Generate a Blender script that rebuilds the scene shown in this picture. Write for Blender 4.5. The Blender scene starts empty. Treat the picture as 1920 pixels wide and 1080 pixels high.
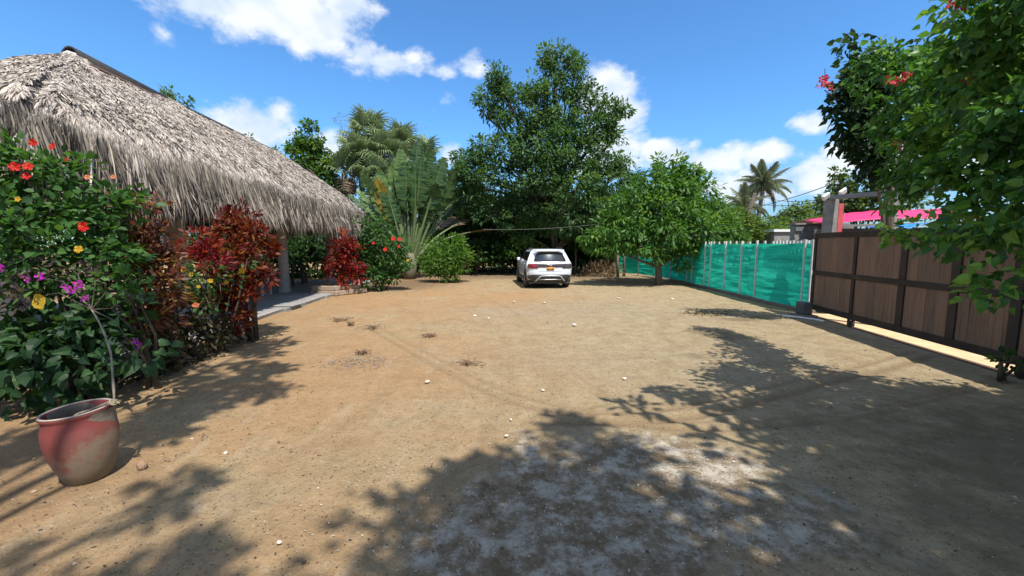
import bpy, bmesh, math, random
import numpy as np
from mathutils import Vector, Matrix, noise
R = math.radians
random.seed(7); rng = np.random.default_rng(7)
scene = bpy.context.scene
COL = scene.collection
# ---------------------------------------------------------------- camera
cam_d = bpy.data.cameras.new('camera'); cam = bpy.data.objects.new('camera', cam_d); COL.objects.link(cam)
cam.location = (0, 0, 1.7); cam.rotation_euler = (R(90 - 6.009), 0, 0)
cam_d.sensor_width = 36; cam_d.lens = 14.25; cam_d.clip_start = .05; cam_d.clip_end = 3000
scene.camera = cam
# ---------------------------------------------------------------- light
SUN = Vector((0.27, -0.50, 1.0)).normalized()
sd = bpy.data.lights.new('sun', 'SUN'); sd.energy = 4.4; sd.angle = R(0.53); sd.color = (1.0, .95, .87)
so = bpy.data.objects.new('sun', sd); COL.objects.link(so); so.rotation_euler = SUN.to_track_quat('Z', 'Y').to_euler(); so.location = (0, 0, 30)
scene.view_settings.view_transform = 'Standard'; scene.view_settings.look = 'None'
scene.view_settings.exposure = 0.7; scene.view_settings.gamma = 1
scene.view_settings.use_curve_mapping = False
try:
    scene.cycles.use_denoising = True
    scene.cycles.max_bounces = 8; scene.cycles.transparent_max_bounces = 8
except Exception: pass
world = bpy.data.worlds.new('World'); scene.world = world; world.use_nodes = True
def make_world():
    nt = world.node_tree; N = nt.nodes; L = nt.links; N.clear()
    out = N.new('ShaderNodeOutputWorld'); bg = N.new('ShaderNodeBackground'); bg.inputs[1].default_value = .104
    L.new(bg.outputs[0], out.inputs[0])
    sky = N.new('ShaderNodeTexSky'); sky.sky_type = 'NISHITA'; sky.sun_disc = False
    sky.sun_elevation = math.asin(SUN.z); sky.sun_rotation = math.atan2(SUN.x, SUN.y)
    sky.air_density = 1.0; sky.dust_density = .25; sky.ozone_density = 2.2; sky.altitude = 50
    geo = N.new('ShaderNodeTexCoord'); sep = N.new('ShaderNodeSeparateXYZ'); L.new(geo.outputs['Generated'], sep.inputs[0])
    def math_(op, a, b=None, c=None, clamp=False):
        n = N.new('ShaderNodeMath'); n.operation = op; n.use_clamp = clamp
        for i, v in enumerate((a, b, c)):
            if v is None: continue
            if isinstance(v, (int, float)): n.inputs[i].default_value = v
            else: L.new(v, n.inputs[i])
        return n.outputs[0]
    az = math_('MULTIPLY', math_('ARCTAN2', sep.outputs[0], sep.outputs[1]), 180 / math.pi)
    el = math_('MULTIPLY', math_('ARCSINE', sep.outputs[2]), 180 / math.pi)
    def nz(scale, detail, rough=.55, off=0, dist=0):
        n = N.new('ShaderNodeTexNoise'); n.inputs['Scale'].default_value = scale; n.inputs['Detail'].default_value = detail
        n.inputs['Roughness'].default_value = rough; n.inputs['Distortion'].default_value = dist
        mp = N.new('ShaderNodeMapping'); L.new(geo.outputs['Generated'], mp.inputs[0]); mp.inputs['Location'].default_value = (off, off * .7, off * .3)
        mp.inputs['Scale'].default_value = (1, 1, 1.5)
        L.new(mp.outputs[0], n.inputs[0]); return n.outputs[0]
    n1 = nz(7, 8, .6); n2 = nz(24, 6, .6, 3.1); n3 = nz(4.5, 5, .5, 7.7)
    n4 = nz(7, 3, .5); n5 = nz(7.0, 3, .5, -.035)
    # clouds in the frame: (azimuth, elevation, half width, half height) in degrees, softness
    blobs = [(-30.1,25.5,10.9,4.4,1.50),(-35.1,24.1,5.2,3.2,1.30),(-24.6,24.9,6.0,3.5,1.30),(-26.5,22.4,3.0,1.6,0.90),(-21.2,27.5,4.5,2.4,1.30),(-16.4,22.4,4.8,1.6,1.10),(-18.9,22.9,2.2,1.7,1.00),(-13.2,23.0,2.5,1.1,0.80),(-9.3,18.5,2.4,1.5,0.55),(-5.4,22.5,1.6,1.1,0.60),(-9.1,21.8,1.3,0.6,0.40),(-31.1,13.7,4.2,3.1,1.60),(-33.4,13.1,4.2,2.0,1.00),(-29.1,15.1,2.5,2.3,1.40),(-23.2,11.6,2.5,2.5,1.00),(-8.4,12.1,2.5,2.7,1.10),(12.8,19.2,4.7,3.5,1.60),(15.6,16.6,3.5,4.3,1.30),(13.6,12.5,6.2,4.6,1.50),(19.7,11.8,4.7,2.7,1.50),(25.9,10.4,5.1,2.1,1.40),(31.5,10.4,3.9,1.8,1.30),(23.5,12.2,1.4,1.3,0.90),(35.6,13.2,2.5,1.6,1.20),(30.7,6.6,6.5,2.6,1.50),(36.2,7.6,3.9,2.7,1.50),(26.1,7.1,3.3,2.0,1.10),(39.3,9.0,3.4,3.2,1.30),(45.3,8.2,8.0,3.0,1.20),(-38.9,20.8,1.2,0.7,0.40)]
    field = None
    for (a, e, ra, re, st) in blobs:
        dx = math_('DIVIDE', math_('SUBTRACT', az, a), ra); dy = math_('DIVIDE', math_('SUBTRACT', el, e), re)
        d2 = math_('ADD', math_('MULTIPLY', dx, dx), math_('MULTIPLY', dy, dy))
        f = math_('MULTIPLY', math_('SUBTRACT', 1.0, math_('SQRT', d2)), st)
        field = f if field is None else math_('SMOOTH_MAX', field, f, .25)
    # the rest of the sky: unseen clouds, cover raised to whiten the ambient fill
    outside = math_('MAXIMUM', math_('MULTIPLY', math_('SUBTRACT', math_('ABSOLUTE', az), 52), .1), math_('MULTIPLY', math_('SUBTRACT', el, 33), .1), clamp=True)
    gen = math_('ADD', math_('MULTIPLY', math_('SUBTRACT', n3, .40), 6.0), -.2)
    gen = math_('ADD', math_('MULTIPLY', gen, outside), math_('MULTIPLY', math_('SUBTRACT', outside, 1.0), 3.0))
    field = math_('MAXIMUM', field, gen)
    w = math_('ADD', math_('MULTIPLY', math_('SUBTRACT', n1, .5), 3.0), math_('MULTIPLY', math_('SUBTRACT', n2, .5), 1.5))
    dens = math_('ADD', field, w)
    mr = N.new('ShaderNodeMapRange'); mr.interpolation_type = 'SMOOTHSTEP'; mr.clamp = True
    L.new(dens, mr.inputs[0]); mr.inputs[1].default_value = -.02; mr.inputs[2].default_value = .95
    cov = math_('MULTIPLY', mr.outputs[0], .96)
    # brightness of a cloud: lighter tops, faint blue grey in the thick middles
    sh = math_('ADD', math_('MULTIPLY', math_('SUBTRACT', n4, n5), 5.5), .62)
    sh = math_('SUBTRACT', sh, math_('MULTIPLY', math_('SUBTRACT', dens, .6), .18), clamp=True)
    cm = N.new('ShaderNodeMix'); cm.data_type = 'RGBA'; L.new(sh, cm.inputs['Factor'])
    cm.inputs['A'].default_value = (4.2, 5.0, 6.0, 1); cm.inputs['B'].default_value = (6.0, 6.25, 6.6, 1)
    # lift the sky to the camera's bluer rendering
    tint = N.new('ShaderNodeMix'); tint.data_type = 'RGBA'; tint.blend_type = 'MULTIPLY'; tint.inputs['Factor'].default_value = 1
    L.new(sky.outputs[0], tint.inputs['A'])
    lowm = N.new('ShaderNodeMapRange'); lowm.interpolation_type = 'SMOOTHSTEP'; L.new(el, lowm.inputs[0]); lowm.inputs[1].default_value = -2; lowm.inputs[2].default_value = 15
    tl = N.new('ShaderNodeMix'); tl.data_type = 'RGBA'; L.new(lowm.outputs[0], tl.inputs['Factor']); tl.inputs['A'].default_value = (.42, .55, .70, 1); tl.inputs['B'].default_value = (.60, 1.03, 1.36, 1); L.new(tl.outputs['Result'], tint.inputs['B'])
    mx = N.new('ShaderNodeMix'); mx.data_type = 'RGBA'
    L.new(cov, mx.inputs['Factor']); L.new(tint.outputs['Result'], mx.inputs['A']); L.new(cm.outputs['Result'], mx.inputs['B'])
    L.new(mx.outputs['Result'], bg.inputs[0])
make_world()
world.cycles.sampling_method = 'MANUAL'; world.cycles.sample_map_resolution = 512

# ---------------------------------------------------------------- helpers
def tag(o, label=None, cat=None, group=None, kind=None):
    if label: o['label'] = label
    if cat: o['category'] = cat
    if group: o['group'] = group
    if kind: o['kind'] = kind
    return o
def empty(name, loc, label, cat, group=None):
    o = bpy.data.objects.new(name, None); COL.objects.link(o); o.location = loc; o.empty_display_size = .1
    return tag(o, label, cat, group)
def link(name, me, mats, parent=None, world_coords=True):
    for m in (mats if isinstance(mats, (list, tuple)) else [mats]):
        if m is not None and len(me.materials) < (len(mats) if isinstance(mats, (list, tuple)) else 1): me.materials.append(m)
    o = bpy.data.objects.new(name, me); COL.objects.link(o)
    if parent is not None:
        o.parent = parent
        if world_coords:          # geometry is given in world coordinates: bring it into the parent's frame
            o.matrix_parent_inverse = Matrix.Translation(-world_loc(parent))
    return o
def world_loc(o):
    v = Vector((0, 0, 0))
    while o is not None:
        if o.type == 'EMPTY': v = v + Vector(o.location)
        o = o.parent if o.type != 'EMPTY' else None
    return v
class MB:
    def __init__(s): s.v = []; s.f = []; s.m = []
    def add(s, vs, fs, mi=0):
        k = len(s.v); s.v += [tuple(p) for p in vs]; s.f += [tuple(i + k for i in f) for f in fs]; s.m += [mi] * len(fs); return s
    def box(s, x0, x1, y0, y1, z0, z1, mi=0, M=None):
        vs = [(x, y, z) for x in (x0, x1) for y in (y0, y1) for z in (z0, z1)]
        if M is not None: vs = [M @ Vector(p) for p in vs]
        return s.add(vs, [(0, 1, 3, 2), (4, 6, 7, 5), (0, 4, 5, 1), (2, 3, 7, 6), (0, 2, 6, 4), (1, 5, 7, 3)], mi)
    def tube(s, pts, rad, seg=8, mi=0, cap=True):
        pts = [Vector(p) for p in pts]
        if not isinstance(rad, (list, tuple)): rad = [rad] * len(pts)
        vs = []; n = len(pts); u = None
        for i, p in enumerate(pts):
            d = (pts[min(i + 1, n - 1)] - pts[max(i - 1, 0)])
            if d.length < 1e-9: d = Vector((0, 0, 1))
            d.normalize()
            if u is None: u = d.orthogonal().normalized()
            else:
                u = (u - d * u.dot(d))
                u = u.normalized() if u.length > 1e-6 else d.orthogonal().normalized()
            w = d.cross(u)
            for k in range(seg):
                a = 2 * math.pi * k / seg; vs.append(p + (u * math.cos(a) + w * math.sin(a)) * rad[i])
        fs = [(i * seg + k, i * seg + (k + 1) % seg, (i + 1) * seg + (k + 1) % seg, (i + 1) * seg + k) for i in range(n - 1) for k in range(seg)]
        if cap: fs += [tuple(range(seg))[::-1], tuple((n - 1) * seg + k for k in range(seg))]
        return s.add(vs, fs, mi)
    def lathe(s, prof, seg=40, mi=0, M=None):
        vs = [(r * math.cos(2 * math.pi * k / seg), r * math.sin(2 * math.pi * k / seg), z) for r, z in prof for k in range(seg)]
        if M is not None: vs = [M @ Vector(p) for p in vs]
        fs = [(i * seg + k, i * seg + (k + 1) % seg, (i + 1) * seg + (k + 1) % seg, (i + 1) * seg + k) for i in range(len(prof) - 1) for k in range(seg)]
        return s.add(vs, fs, mi)
    def mesh(s, name, smooth=False):
        me = bpy.data.meshes.new(name); me.from_pydata(s.v, [], s.f)
        me.polygons.foreach_set('material_index', s.m)
        if smooth: me.polygons.foreach_set('use_smooth', [True] * len(s.f))
        me.update(); return me
    def build(s, name, mats, parent=None, smooth=False, bevel=0, wc=True):
        o = link(name, s.mesh(name, smooth), mats, parent, wc)
        if bevel:
            b = o.modifiers.new('bevel', 'BEVEL'); b.width = bevel; b.segments = 2; b.limit_method = 'ANGLE'; b.angle_limit = R(40)
        return o
# ---------------------------------------------------------------- materials
def new_mat(name):
    m = bpy.data.materials.new(name); m.use_nodes = True; nt = m.node_tree
    return m, nt.nodes, nt.links, nt.nodes['Principled BSDF'], nt.nodes['Material Output']
def ramp(N, cols, pos=None):
    r = N.new('ShaderNodeValToRGB'); e = r.color_ramp.elements
    pos = pos or [i / max(1, len(cols) - 1) for i in range(len(cols))]
    while len(e) > 1: e.remove(e[-1])
    e[0].position = pos[0]; e[0].color = (*cols[0], 1)
    for p, c in zip(pos[1:], cols[1:]):
        x = e.new(p); x.color = (*c, 1)
    return r
def mat(name, c1, c2=None, scale=6, rough=.8, bump=0, metal=0, detail=6, stretch=(1, 1, 1), c3=None, coat=0, spec=.4, bscale=None, coord='Object'):
    m, N, L, P, O = new_mat(name)
    P.inputs['Roughness'].default_value = rough; P.inputs['Metallic'].default_value = metal
    P.inputs['Specular IOR Level'].default_value = spec; P.inputs['Coat Weight'].default_value = coat
    tc = N.new('ShaderNodeTexCoord'); mp = N.new('ShaderNodeMapping'); mp.inputs['Scale'].default_value = stretch
    L.new(tc.outputs[coord], mp.inputs[0])
    nz = N.new('ShaderNodeTexNoise'); nz.inputs['Scale'].default_value = scale; nz.inputs['Detail'].default_value = detail; nz.inputs['Roughness'].default_value = .65
    L.new(mp.outputs[0], nz.inputs[0])
    cols = [c1, c2 or c1] + ([c3] if c3 else [])
    r = ramp(N, cols, [.3, .7] if not c3 else [.25, .5, .75]); L.new(nz.outputs[0], r.inputs[0]); L.new(r.outputs[0], P.inputs['Base Color'])
    if bump:
        nb = N.new('ShaderNodeTexNoise'); nb.inputs['Scale'].default_value = bscale or scale * 4; nb.inputs['Detail'].default_value = 5; L.new(mp.outputs[0], nb.inputs[0])
        b = N.new('ShaderNodeBump'); b.inputs['Strength'].default_value = bump; b.inputs['Distance'].default_value = .02; L.new(nb.outputs[0], b.inputs['Height']); L.new(b.outputs[0], P.inputs['Normal'])
    return m
def leaf_mat(name, cols, rough=.5, trans=.42, tcol=None, single=False, spec=.28, clump=1.2):
    m, N, L, P, O = new_mat(name)
    if single:
        a = N.new('ShaderNodeObjectInfo'); src = a.outputs['Random']
    else:
        a = N.new('ShaderNodeAttribute'); a.attribute_name = 'rnd'; src = a.outputs['Fac']
    tc = N.new('ShaderNodeNewGeometry'); nz = N.new('ShaderNodeTexNoise'); nz.inputs['Scale'].default_value = clump; nz.inputs['Detail'].default_value = 2
    L.new(tc.outputs['Position'], nz.inputs[0])
    ma = N.new('ShaderNodeMath'); ma.operation = 'MULTIPLY_ADD'; L.new(nz.outputs[0], ma.inputs[0]); ma.inputs[1].default_value = .7; ma.inputs[2].default_value = -.35
    ad = N.new('ShaderNodeMath'); ad.operation = 'ADD'; ad.use_clamp = True; L.new(ma.outputs[0], ad.inputs[0]); L.new(src, ad.inputs[1])
    r = ramp(N, cols); L.new(ad.outputs[0], r.inputs[0]); L.new(r.outputs[0], P.inputs['Base Color'])
    P.inputs['Roughness'].default_value = rough; P.inputs['Specular IOR Level'].default_value = spec
    t = N.new('ShaderNodeBsdfTranslucent'); hs = N.new('ShaderNodeMix'); hs.data_type = 'RGBA'; hs.blend_type = 'MULTIPLY'; hs.inputs['Factor'].default_value = 1
    L.new(r.outputs[0], hs.inputs['A']); hs.inputs['B'].default_value = (*(tcol or (1.6, 1.5, .6)), 1); L.new(hs.outputs['Result'], t.inputs[0])
    mx = N.new('ShaderNodeMixShader'); mx.inputs[0].default_value = trans
    L.new(P.outputs[0], mx.inputs[1]); L.new(t.outputs[0], mx.inputs[2]); L.new(mx.outputs[0], O.inputs[0])
    return m
# ---------------------------------------------------------------- leaves
T_RHOMB = (np.array([(0, 0, 0), (.5, .45, .10), (0, 1, -.06), (-.5, .45, .10)]), [(0, 1, 2), (0, 2, 3)])
T_OVAL = (np.array([(0, 0, 0), (.42, .28, .07), (.44, .58, .05), (0, 1, -.12), (-.44, .58, .05), (-.42, .28, .07), (0, .5, -.02)]),
          [(0, 1, 2, 6), (6, 2, 3), (0, 6, 4, 5), (6, 3, 4)])
T_HEART = (np.array([(0, .04, 0), (.34, -.03, .08), (.50, .22, .14), (.34, .62, .07), (0, 1.02, -.24), (-.34, .62, .05), (-.50, .22, .16), (-.34, -.03, .09), (0, .5, -.03)]),
           [(0, 1, 2, 8), (8, 2, 3, 4), (0, 8, 6, 7), (8, 4, 5, 6)])
T_NARROW = (np.array([(0, 0, 0), (.5, .33, -.015), (-.5, .33, -.015), (.42, .7, -.07), (-.42, .7, -.07), (0, 1, -.16)]), [(0, 1, 2), (2, 1, 3, 4), (4, 3, 5)])
def norm(a): return a / np.maximum(np.linalg.norm(a, axis=1, keepdims=True), 1e-9)
def leaf_frames(d, up):
    d = norm(d); s = norm(np.cross(d, up)); n = np.cross(s, d); return d, s, n
def leaf_mesh(name, T, pos, d, up, Ln, Wd, rnd):
    V, F = T; d, s, n = leaf_frames(d, up); k = len(V); N = len(pos)
    Wz = Ln[:, None]
    vs = (pos[:, None, :] + V[None, :, 0, None] * (s * Wd[:, None])[:, None, :] + V[None, :, 1, None] * (d * Wz)[:, None, :] + V[None, :, 2, None] * (n * Wz)[:, None, :]).reshape(-1, 3)
    me = bpy.data.meshes.new(name)
    loops = []; sizes = []
    for f in F: loops += list(f); sizes.append(len(f))
    loops = np.array(loops); lt = (loops[None, :] + (np.arange(N) * k)[:, None]).reshape(-1)
    ft = np.tile(np.array(sizes), N); st = np.concatenate([[0], np.cumsum(ft)[:-1]])
    me.vertices.add(len(vs)); me.vertices.foreach_set('co', vs.astype(np.float32).ravel())
    me.loops.add(len(lt)); me.loops.foreach_set('vertex_index', lt.astype(np.int32))
    me.polygons.add(len(ft)); me.polygons.foreach_set('loop_start', st.astype(np.int32)); me.polygons.foreach_set('loop_total', ft.astype(np.int32))
    at = me.attributes.new('rnd', 'FLOAT', 'FACE'); at.data.foreach_set('value', np.repeat(rnd, len(F)).astype(np.float32))
    me.update(calc_edges=True); return me
_TM = {}
def tmpl_mesh(T, key):
    if key not in _TM:
        V, F = T; me = bpy.data.meshes.new('leaf'); me.from_pydata([tuple(v) for v in V], [], F); me.update(); _TM[key] = me
    return _TM[key]
def rand_dirs(n):
    v = rng.normal(size=(n, 3)); return norm(v)
def clumps(blobs, dens, subr, per, squash=1.0, shell=(.55, 1.0), down_cut=-.9):
    """leaf positions: leaf clusters set through the volumes of the given blobs"""
    C = []; O = []
    for b in blobs:
        x, y, z, r = b[:4]; n = max(1, int(4 * math.pi * r * r * dens + .5)); dd = rand_dirs(n)
        dd = dd[dd[:, 2] > down_cut] if n > 2 else dd
        t = (rng.uniform(shell[0] ** 2, shell[1] ** 2, len(dd))) ** .5
        C.append(np.array([x, y, z]) + dd * t[:, None] * r * np.array([1, 1, squash])); O.append(dd)
    C = np.concatenate(C); O = np.concatenate(O)
    sr = subr * rng.uniform(.6, 1.35, len(C)); n = len(C)
    k = np.maximum(3, (per * rng.uniform(.5, 1.5, n))).astype(int)
    idx = np.repeat(np.arange(n), k); dd = rand_dirs(len(idx)); t = rng.uniform(.15, 1, len(idx)) ** .6
    P = C[idx] + dd * (t * sr[idx])[:, None] * np.array([1, 1, .75])
    crnd = rng.uniform(0, 1, n)[idx]
    return P, dd, O[idx], crnd
class Sphere_ico:
    pass
def foliage(parent, mats, blobs, T, key, L_, W_, dens, subr, per, squash=1, droop=.3, up=.7, singles=0, singles_name='leaf', name='foliage', shell=(.55, 1.0), var=.35, out=.5, stuff=True, crown_name=None, down_cut=-.9, cbias=.35, zmin=.03):
    P, dd, O, cr = clumps(blobs, dens, subr, per, squash, shell, down_cut)
    keep = P[:, 2] > zmin; P, dd, O, cr = P[keep], dd[keep], O[keep], cr[keep]
    n = len(P)
    d = dd + O * out + np.array([0, 0, -droop]) + rng.normal(0, .35, (n, 3))
    u = rng.normal(0, .45, (n, 3)) + np.array([0, 0, up]) + O * .35
    Ln = L_ * rng.uniform(1 - var, 1 + var, n); Wd = W_ * Ln / L_ * rng.uniform(.85, 1.15, n)
    rnd = np.clip(cr * cbias + rng.uniform(0, 1, n) * (1 - cbias), 0, 1)
    big, small = mats
    sel = np.zeros(n, bool)
    if singles:
        sc = np.linalg.norm(P - np.array([0, 0, 1.7]), axis=1) + rng.uniform(0, .5, n)
        px = P[:, 0] / np.maximum(P[:, 1], .1); vis = (np.abs(px) < 1.27) & (P[:, 1] > .5)
        sc = np.where(vis, sc, 1e9); sel[np.argsort(sc)[:singles]] = True
        dn, s, nn = leaf_frames(d[sel], u[sel]); me = tmpl_mesh(T, key + small.name)
        if not me.materials: me.materials.append(small)
        off = world_loc(parent)
        for i, (p, a, b, c, l, w) in enumerate(zip(P[sel], dn, s, nn, Ln[sel], Wd[sel])):
            o = bpy.data.objects.new(singles_name, me); COL.objects.link(o); o.parent = parent
            M = Matrix(((b[0] * w, a[0] * l, c[0] * l, p[0] - off.x), (b[1] * w, a[1] * l, c[1] * l, p[1] - off.y), (b[2] * w, a[2] * l, c[2] * l, p[2] - off.z), (0, 0, 0, 1)))
            o.matrix_basis = M
    r = ~sel
    o = link(name, leaf_mesh(name, T, P[r], d[r], u[r], Ln[r], Wd[r], rnd[r]), big, parent)
    if singles: o['kind'] = 'stuff'
    return o
def limbs(parent, mt, base, top, r0, blobs, name='branch', jit=.15, tr_name='trunk', seg=9, sep=True, r1=None, maxb=99):
    base = Vector(base); top = Vector(top)
    mb = MB(); n = 7; pts = []; rr = []
    for i in range(n):
        t = i / (n - 1); p = base.lerp(top, t) + Vector((random.uniform(-1, 1), random.uniform(-1, 1), 0)) * jit * (0 if i == 0 else 1) * .5
        pts.append(p); rr.append(r0 * (1.35 if i == 0 else 1 - .55 * t))
    pts[0].z -= .1; rr[-1] *= .35; rr[-2] *= .8
    mb.tube(pts, rr, seg); tr = mb.build(tr_name, mt, parent, smooth=True)
    bs = sorted(blobs, key=lambda b: -b[3])[:maxb]
    for b in bs:
        mb = MB()
        c = Vector(b[:3]); k = min(n - 1, max(1, int(random.uniform(.35, 1) * (n - 1)))); s = pts[k]
        if c.z < s.z: k = max(1, k - 2); s = pts[k]
        mid = s.lerp(c, .5) + Vector((random.uniform(-1, 1), random.uniform(-1, 1), random.uniform(.2, 1))) * jit * 1.5 * b[3]
        p = [s, s.lerp(mid, .6), mid, mid.lerp(c, .6), c]; ra = max(rr[k], r0 * .3) * .5
        mb.tube(p, [ra, ra * .8, ra * .6, ra * .42, ra * .2], 6)
        for q in range(3):
            e = c + Vector(rand_dirs(1)[0]) * b[3] * .75
            mb.tube([mid.lerp(c, .5), mid.lerp(c, .7).lerp(e, .5), e], [ra * .3, ra * .2, ra * .08], 5)
        mb.build(name, mt, parent, smooth=True)
    return tr
# ---------------------------------------------------------------- the ground
def fbm(x, y, s, o=4):
    return noise.fractal(Vector((x * s, y * s, .37)), 1.0, 2.0, o)
def seg_dist(X, Y, pts):
    d = np.full(X.shape, 1e9)
    for a, b in zip(pts[:-1], pts[1:]):
        ax, ay = a[:2]; bx, by = b[:2]; vx, vy = bx - ax, by - ay; t = np.clip(((X - ax) * vx + (Y - ay) * vy) / (vx * vx + vy * vy), 0, 1)
        d = np.minimum(d, np.hypot(X - ax - t * vx, Y - ay - t * vy))
    return d
def spline(pts, n=12):
    out = []
    P = [np.array(p, float) for p in pts]; P = [2 * P[0] - P[1]] + P + [2 * P[-1] - P[-2]]
    for i in range(1, len(P) - 2):
        for k in range(n):
            t = k / n; out.append(.5 * ((2 * P[i]) + (-P[i-1] + P[i+1]) * t + (2*P[i-1] - 5*P[i] + 4*P[i+1] - P[i+2]) * t*t + (-P[i-1] + 3*P[i] - 3*P[i+1] + P[i+2]) * t**3))
    out.append(P[-2]); return out
TR1 = spline([(-3.0, 8.6), (-2.78, 7.99), (-1.5, 6.19), (-.68, 5.05), (-.06, 4.33), (.6, 3.92), (1.6, 3.6), (3.1, 3.78), (4.66, 4.33), (6.2, 4.95)])
TR1b = [p + np.array([.12, .16]) for p in TR1]
TR2 = spline([(.4, 3.75), (1.5, 3.78), (2.51, 4.18), (4.02, 4.94), (5.75, 5.76), (6.6, 6.2)])
TR2b = [p + np.array([-.1, .22]) for p in TR2]
TR3 = spline([(-.3, 6.6), (.8, 6.0), (2.2, 6.1), (4.2, 6.8), (6.5, 8.0)])
TR5 = spline([(-3.6, 12), (-2.2, 9.4), (-1.6, 7), (-1.5, 4.5), (-2.0, 2.2)])
TR6 = [p + np.array([1.45, .1]) for p in TR5]
TR7 = spline([(6, 12.5), (4.4, 10.2), (3.2, 8.6), (2.8, 7.2), (3.3, 5.9), (5.0, 5.2)])
TR4 = spline([(-1.2, 14), (0, 10.5), (.5, 8), (1.4, 6.2), (2.6, 5.4)])
def make_ground():
    xs = np.concatenate([-9 - np.geomspace(.06, 900, 45)[::-1], np.arange(-9, 9.001, .056), 9 + np.geomspace(.06, 900, 45)])
    ys = np.concatenate([-np.geomspace(.1, 900, 34)[::-1], np.array([.2, .5, .8]), np.geomspace(1.0, 26, 400), 26 + np.geomspace(.3, 900, 40)])
    X, Y = np.meshgrid(xs, ys); near = np.clip(1 - (np.maximum(np.abs(X) - 8.5, 0) + np.maximum(Y - 25, 0) + np.maximum(.6 - Y, 0)) / 2, 0, 1)
    Z = np.zeros_like(X); G = np.zeros_like(X)
    flat = np.argwhere(near > 0)
    for i, j in flat:
        x, y = X[i, j], Y[i, j]
        a = noise.noise(Vector((x * .45, y * .45, 1.3))); b = noise.noise(Vector((x * 2.3, y * 2.3, 4.3))); c = noise.noise(Vector((x * 9, y * 9, 7.1)))
        G[i, j] = a * .022 + b * .008 + c * .005
    Z = G * near
    t = np.zeros_like(X)
    for tr, w, s in ((TR1, .045, 1), (TR1b, .04, .8), (TR2, .07, 1.3), (TR2b, .06, 1), (TR3, .06, .45), (TR4, .08, .35), (TR5, .08, .35), (TR6, .08, .3), (TR7, .09, .5)):
        d = seg_dist(X, Y, tr); g = np.exp(-(d / w) ** 2) * s; t = np.maximum(t, g); Z -= g * .012; Z += np.exp(-((d - w * 2) / w) ** 2) * .006 * s
    def patch(cx, cy, rx, ry): return np.exp(-(((X - cx) / rx) ** 2 + ((Y - cy) / ry) ** 2))
    lime = .95 * patch(.7, 2.6, 1.3, .75) + .8 * patch(.1, 2.0, .9, .45) + .4 * patch(2.1, 2.3, .7, .4) + .85 * patch(1.3, 3.1, .6, .45) + .5 * patch(.1, 3.35, .35, .3) + .55 * patch(-2.3, 6.1, .5, .35) + .4 * patch(-2.0, 2.6, .5, .25)
    shade_earth = patch(3.9, 7.6, .8, .9) + patch(5.3, 9.2, 1.0, .5) + .7 * patch(2.9, 6.1, .6, .35) + .6 * patch(6.2, 9.7, .6, .35) + .7 * patch(-2.6, 2.2, .6, .4)+ .9 * patch(4.4, 3.4, 2.6, 1.3) + .7 * patch(3.4, 2.0, 2.0, .8)  # dark earth patches; the yard's shade is painted into the ground colour here
    orange = np.clip(.5 - X / 5 - (Y - 4) * .02, 0, 1) * .9 + patch(-1, 13.5, 3.5, 2.2) + .5 * patch(-1.2, 5.6, 1, .8)
    grey = patch(1.8, 10.5, 3.2, 1.8) + .6 * patch(2, 5.8, 3, 1.2)
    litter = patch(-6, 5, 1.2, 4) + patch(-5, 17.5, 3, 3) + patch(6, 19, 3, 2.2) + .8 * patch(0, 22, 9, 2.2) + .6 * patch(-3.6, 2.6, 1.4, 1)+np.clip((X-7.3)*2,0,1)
    me = bpy.data.meshes.new('ground'); ny, nx = X.shape
    vs = np.stack([X, Y, Z], -1).reshape(-1, 3); me.vertices.add(len(vs)); me.vertices.foreach_set('co', vs.astype(np.float32).ravel())
    ii, jj = np.meshgrid(np.arange(ny - 1), np.arange(nx - 1), indexing='ij'); a = (ii * nx + jj).ravel()
    q = np.stack([a, a + 1, a + nx + 1, a + nx], -1)
    me.loops.add(q.size); me.loops.foreach_set('vertex_index', q.astype(np.int32).ravel()); me.polygons.add(len(q))
    me.polygons.foreach_set('loop_start', (np.arange(len(q)) * 4).astype(np.int32)); me.polygons.foreach_set('loop_total', np.full(len(q), 4, np.int32))
    me.polygons.foreach_set('use_smooth', np.ones(len(q), bool))
    for nm, arr in (('track', t), ('lime', lime), ('shade_earth', shade_earth), ('orange', orange), ('grey', grey), ('litter', litter)):
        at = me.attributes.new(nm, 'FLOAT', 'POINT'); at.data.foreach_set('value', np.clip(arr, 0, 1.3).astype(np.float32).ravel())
    me.update(calc_edges=True)
    m, N, L, P, O = new_mat('packed_dirt')
    tc = N.new('ShaderNodeNewGeometry')
    def nz(s, d=6, r=.6, st=None):
        n = N.new('ShaderNodeTexNoise'); n.inputs['Scale'].default_value = s; n.inputs['Detail'].default_value = d; n.inputs['Roughness'].default_value = r
        if st:
            mp = N.new('ShaderNodeMapping'); mp.inputs['Scale'].default_value = st; L.new(tc.outputs['Position'], mp.inputs[0]); L.new(mp.outputs[0], n.inputs[0])
        else: L.new(tc.outputs['Position'], n.inputs[0])
        return n.outputs[0]
    def at(nm):
        a = N.new('ShaderNodeAttribute'); a.attribute_name = nm; return a.outputs['Fac']
    def ma(op, a, b, c=None, cl=False):
        n = N.new('ShaderNodeMath'); n.operation = op; n.use_clamp = cl
        for i, v in enumerate((a, b, c)):
            if v is None: continue
            if isinstance(v, (int, float)): n.inputs[i].default_value = v
            else: L.new(v, n.inputs[i])
        return n.outputs[0]
    def mr(v, a, b, lo=0, hi=1):
        n = N.new('ShaderNodeMapRange'); n.clamp = True; n.interpolation_type = 'SMOOTHSTEP'; L.new(v, n.inputs[0]) if not isinstance(v, float) else None
        n.inputs[1].default_value = a; n.inputs[2].default_value = b; n.inputs[3].default_value = lo; n.inputs[4].default_value = hi; return n.outputs[0]
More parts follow.
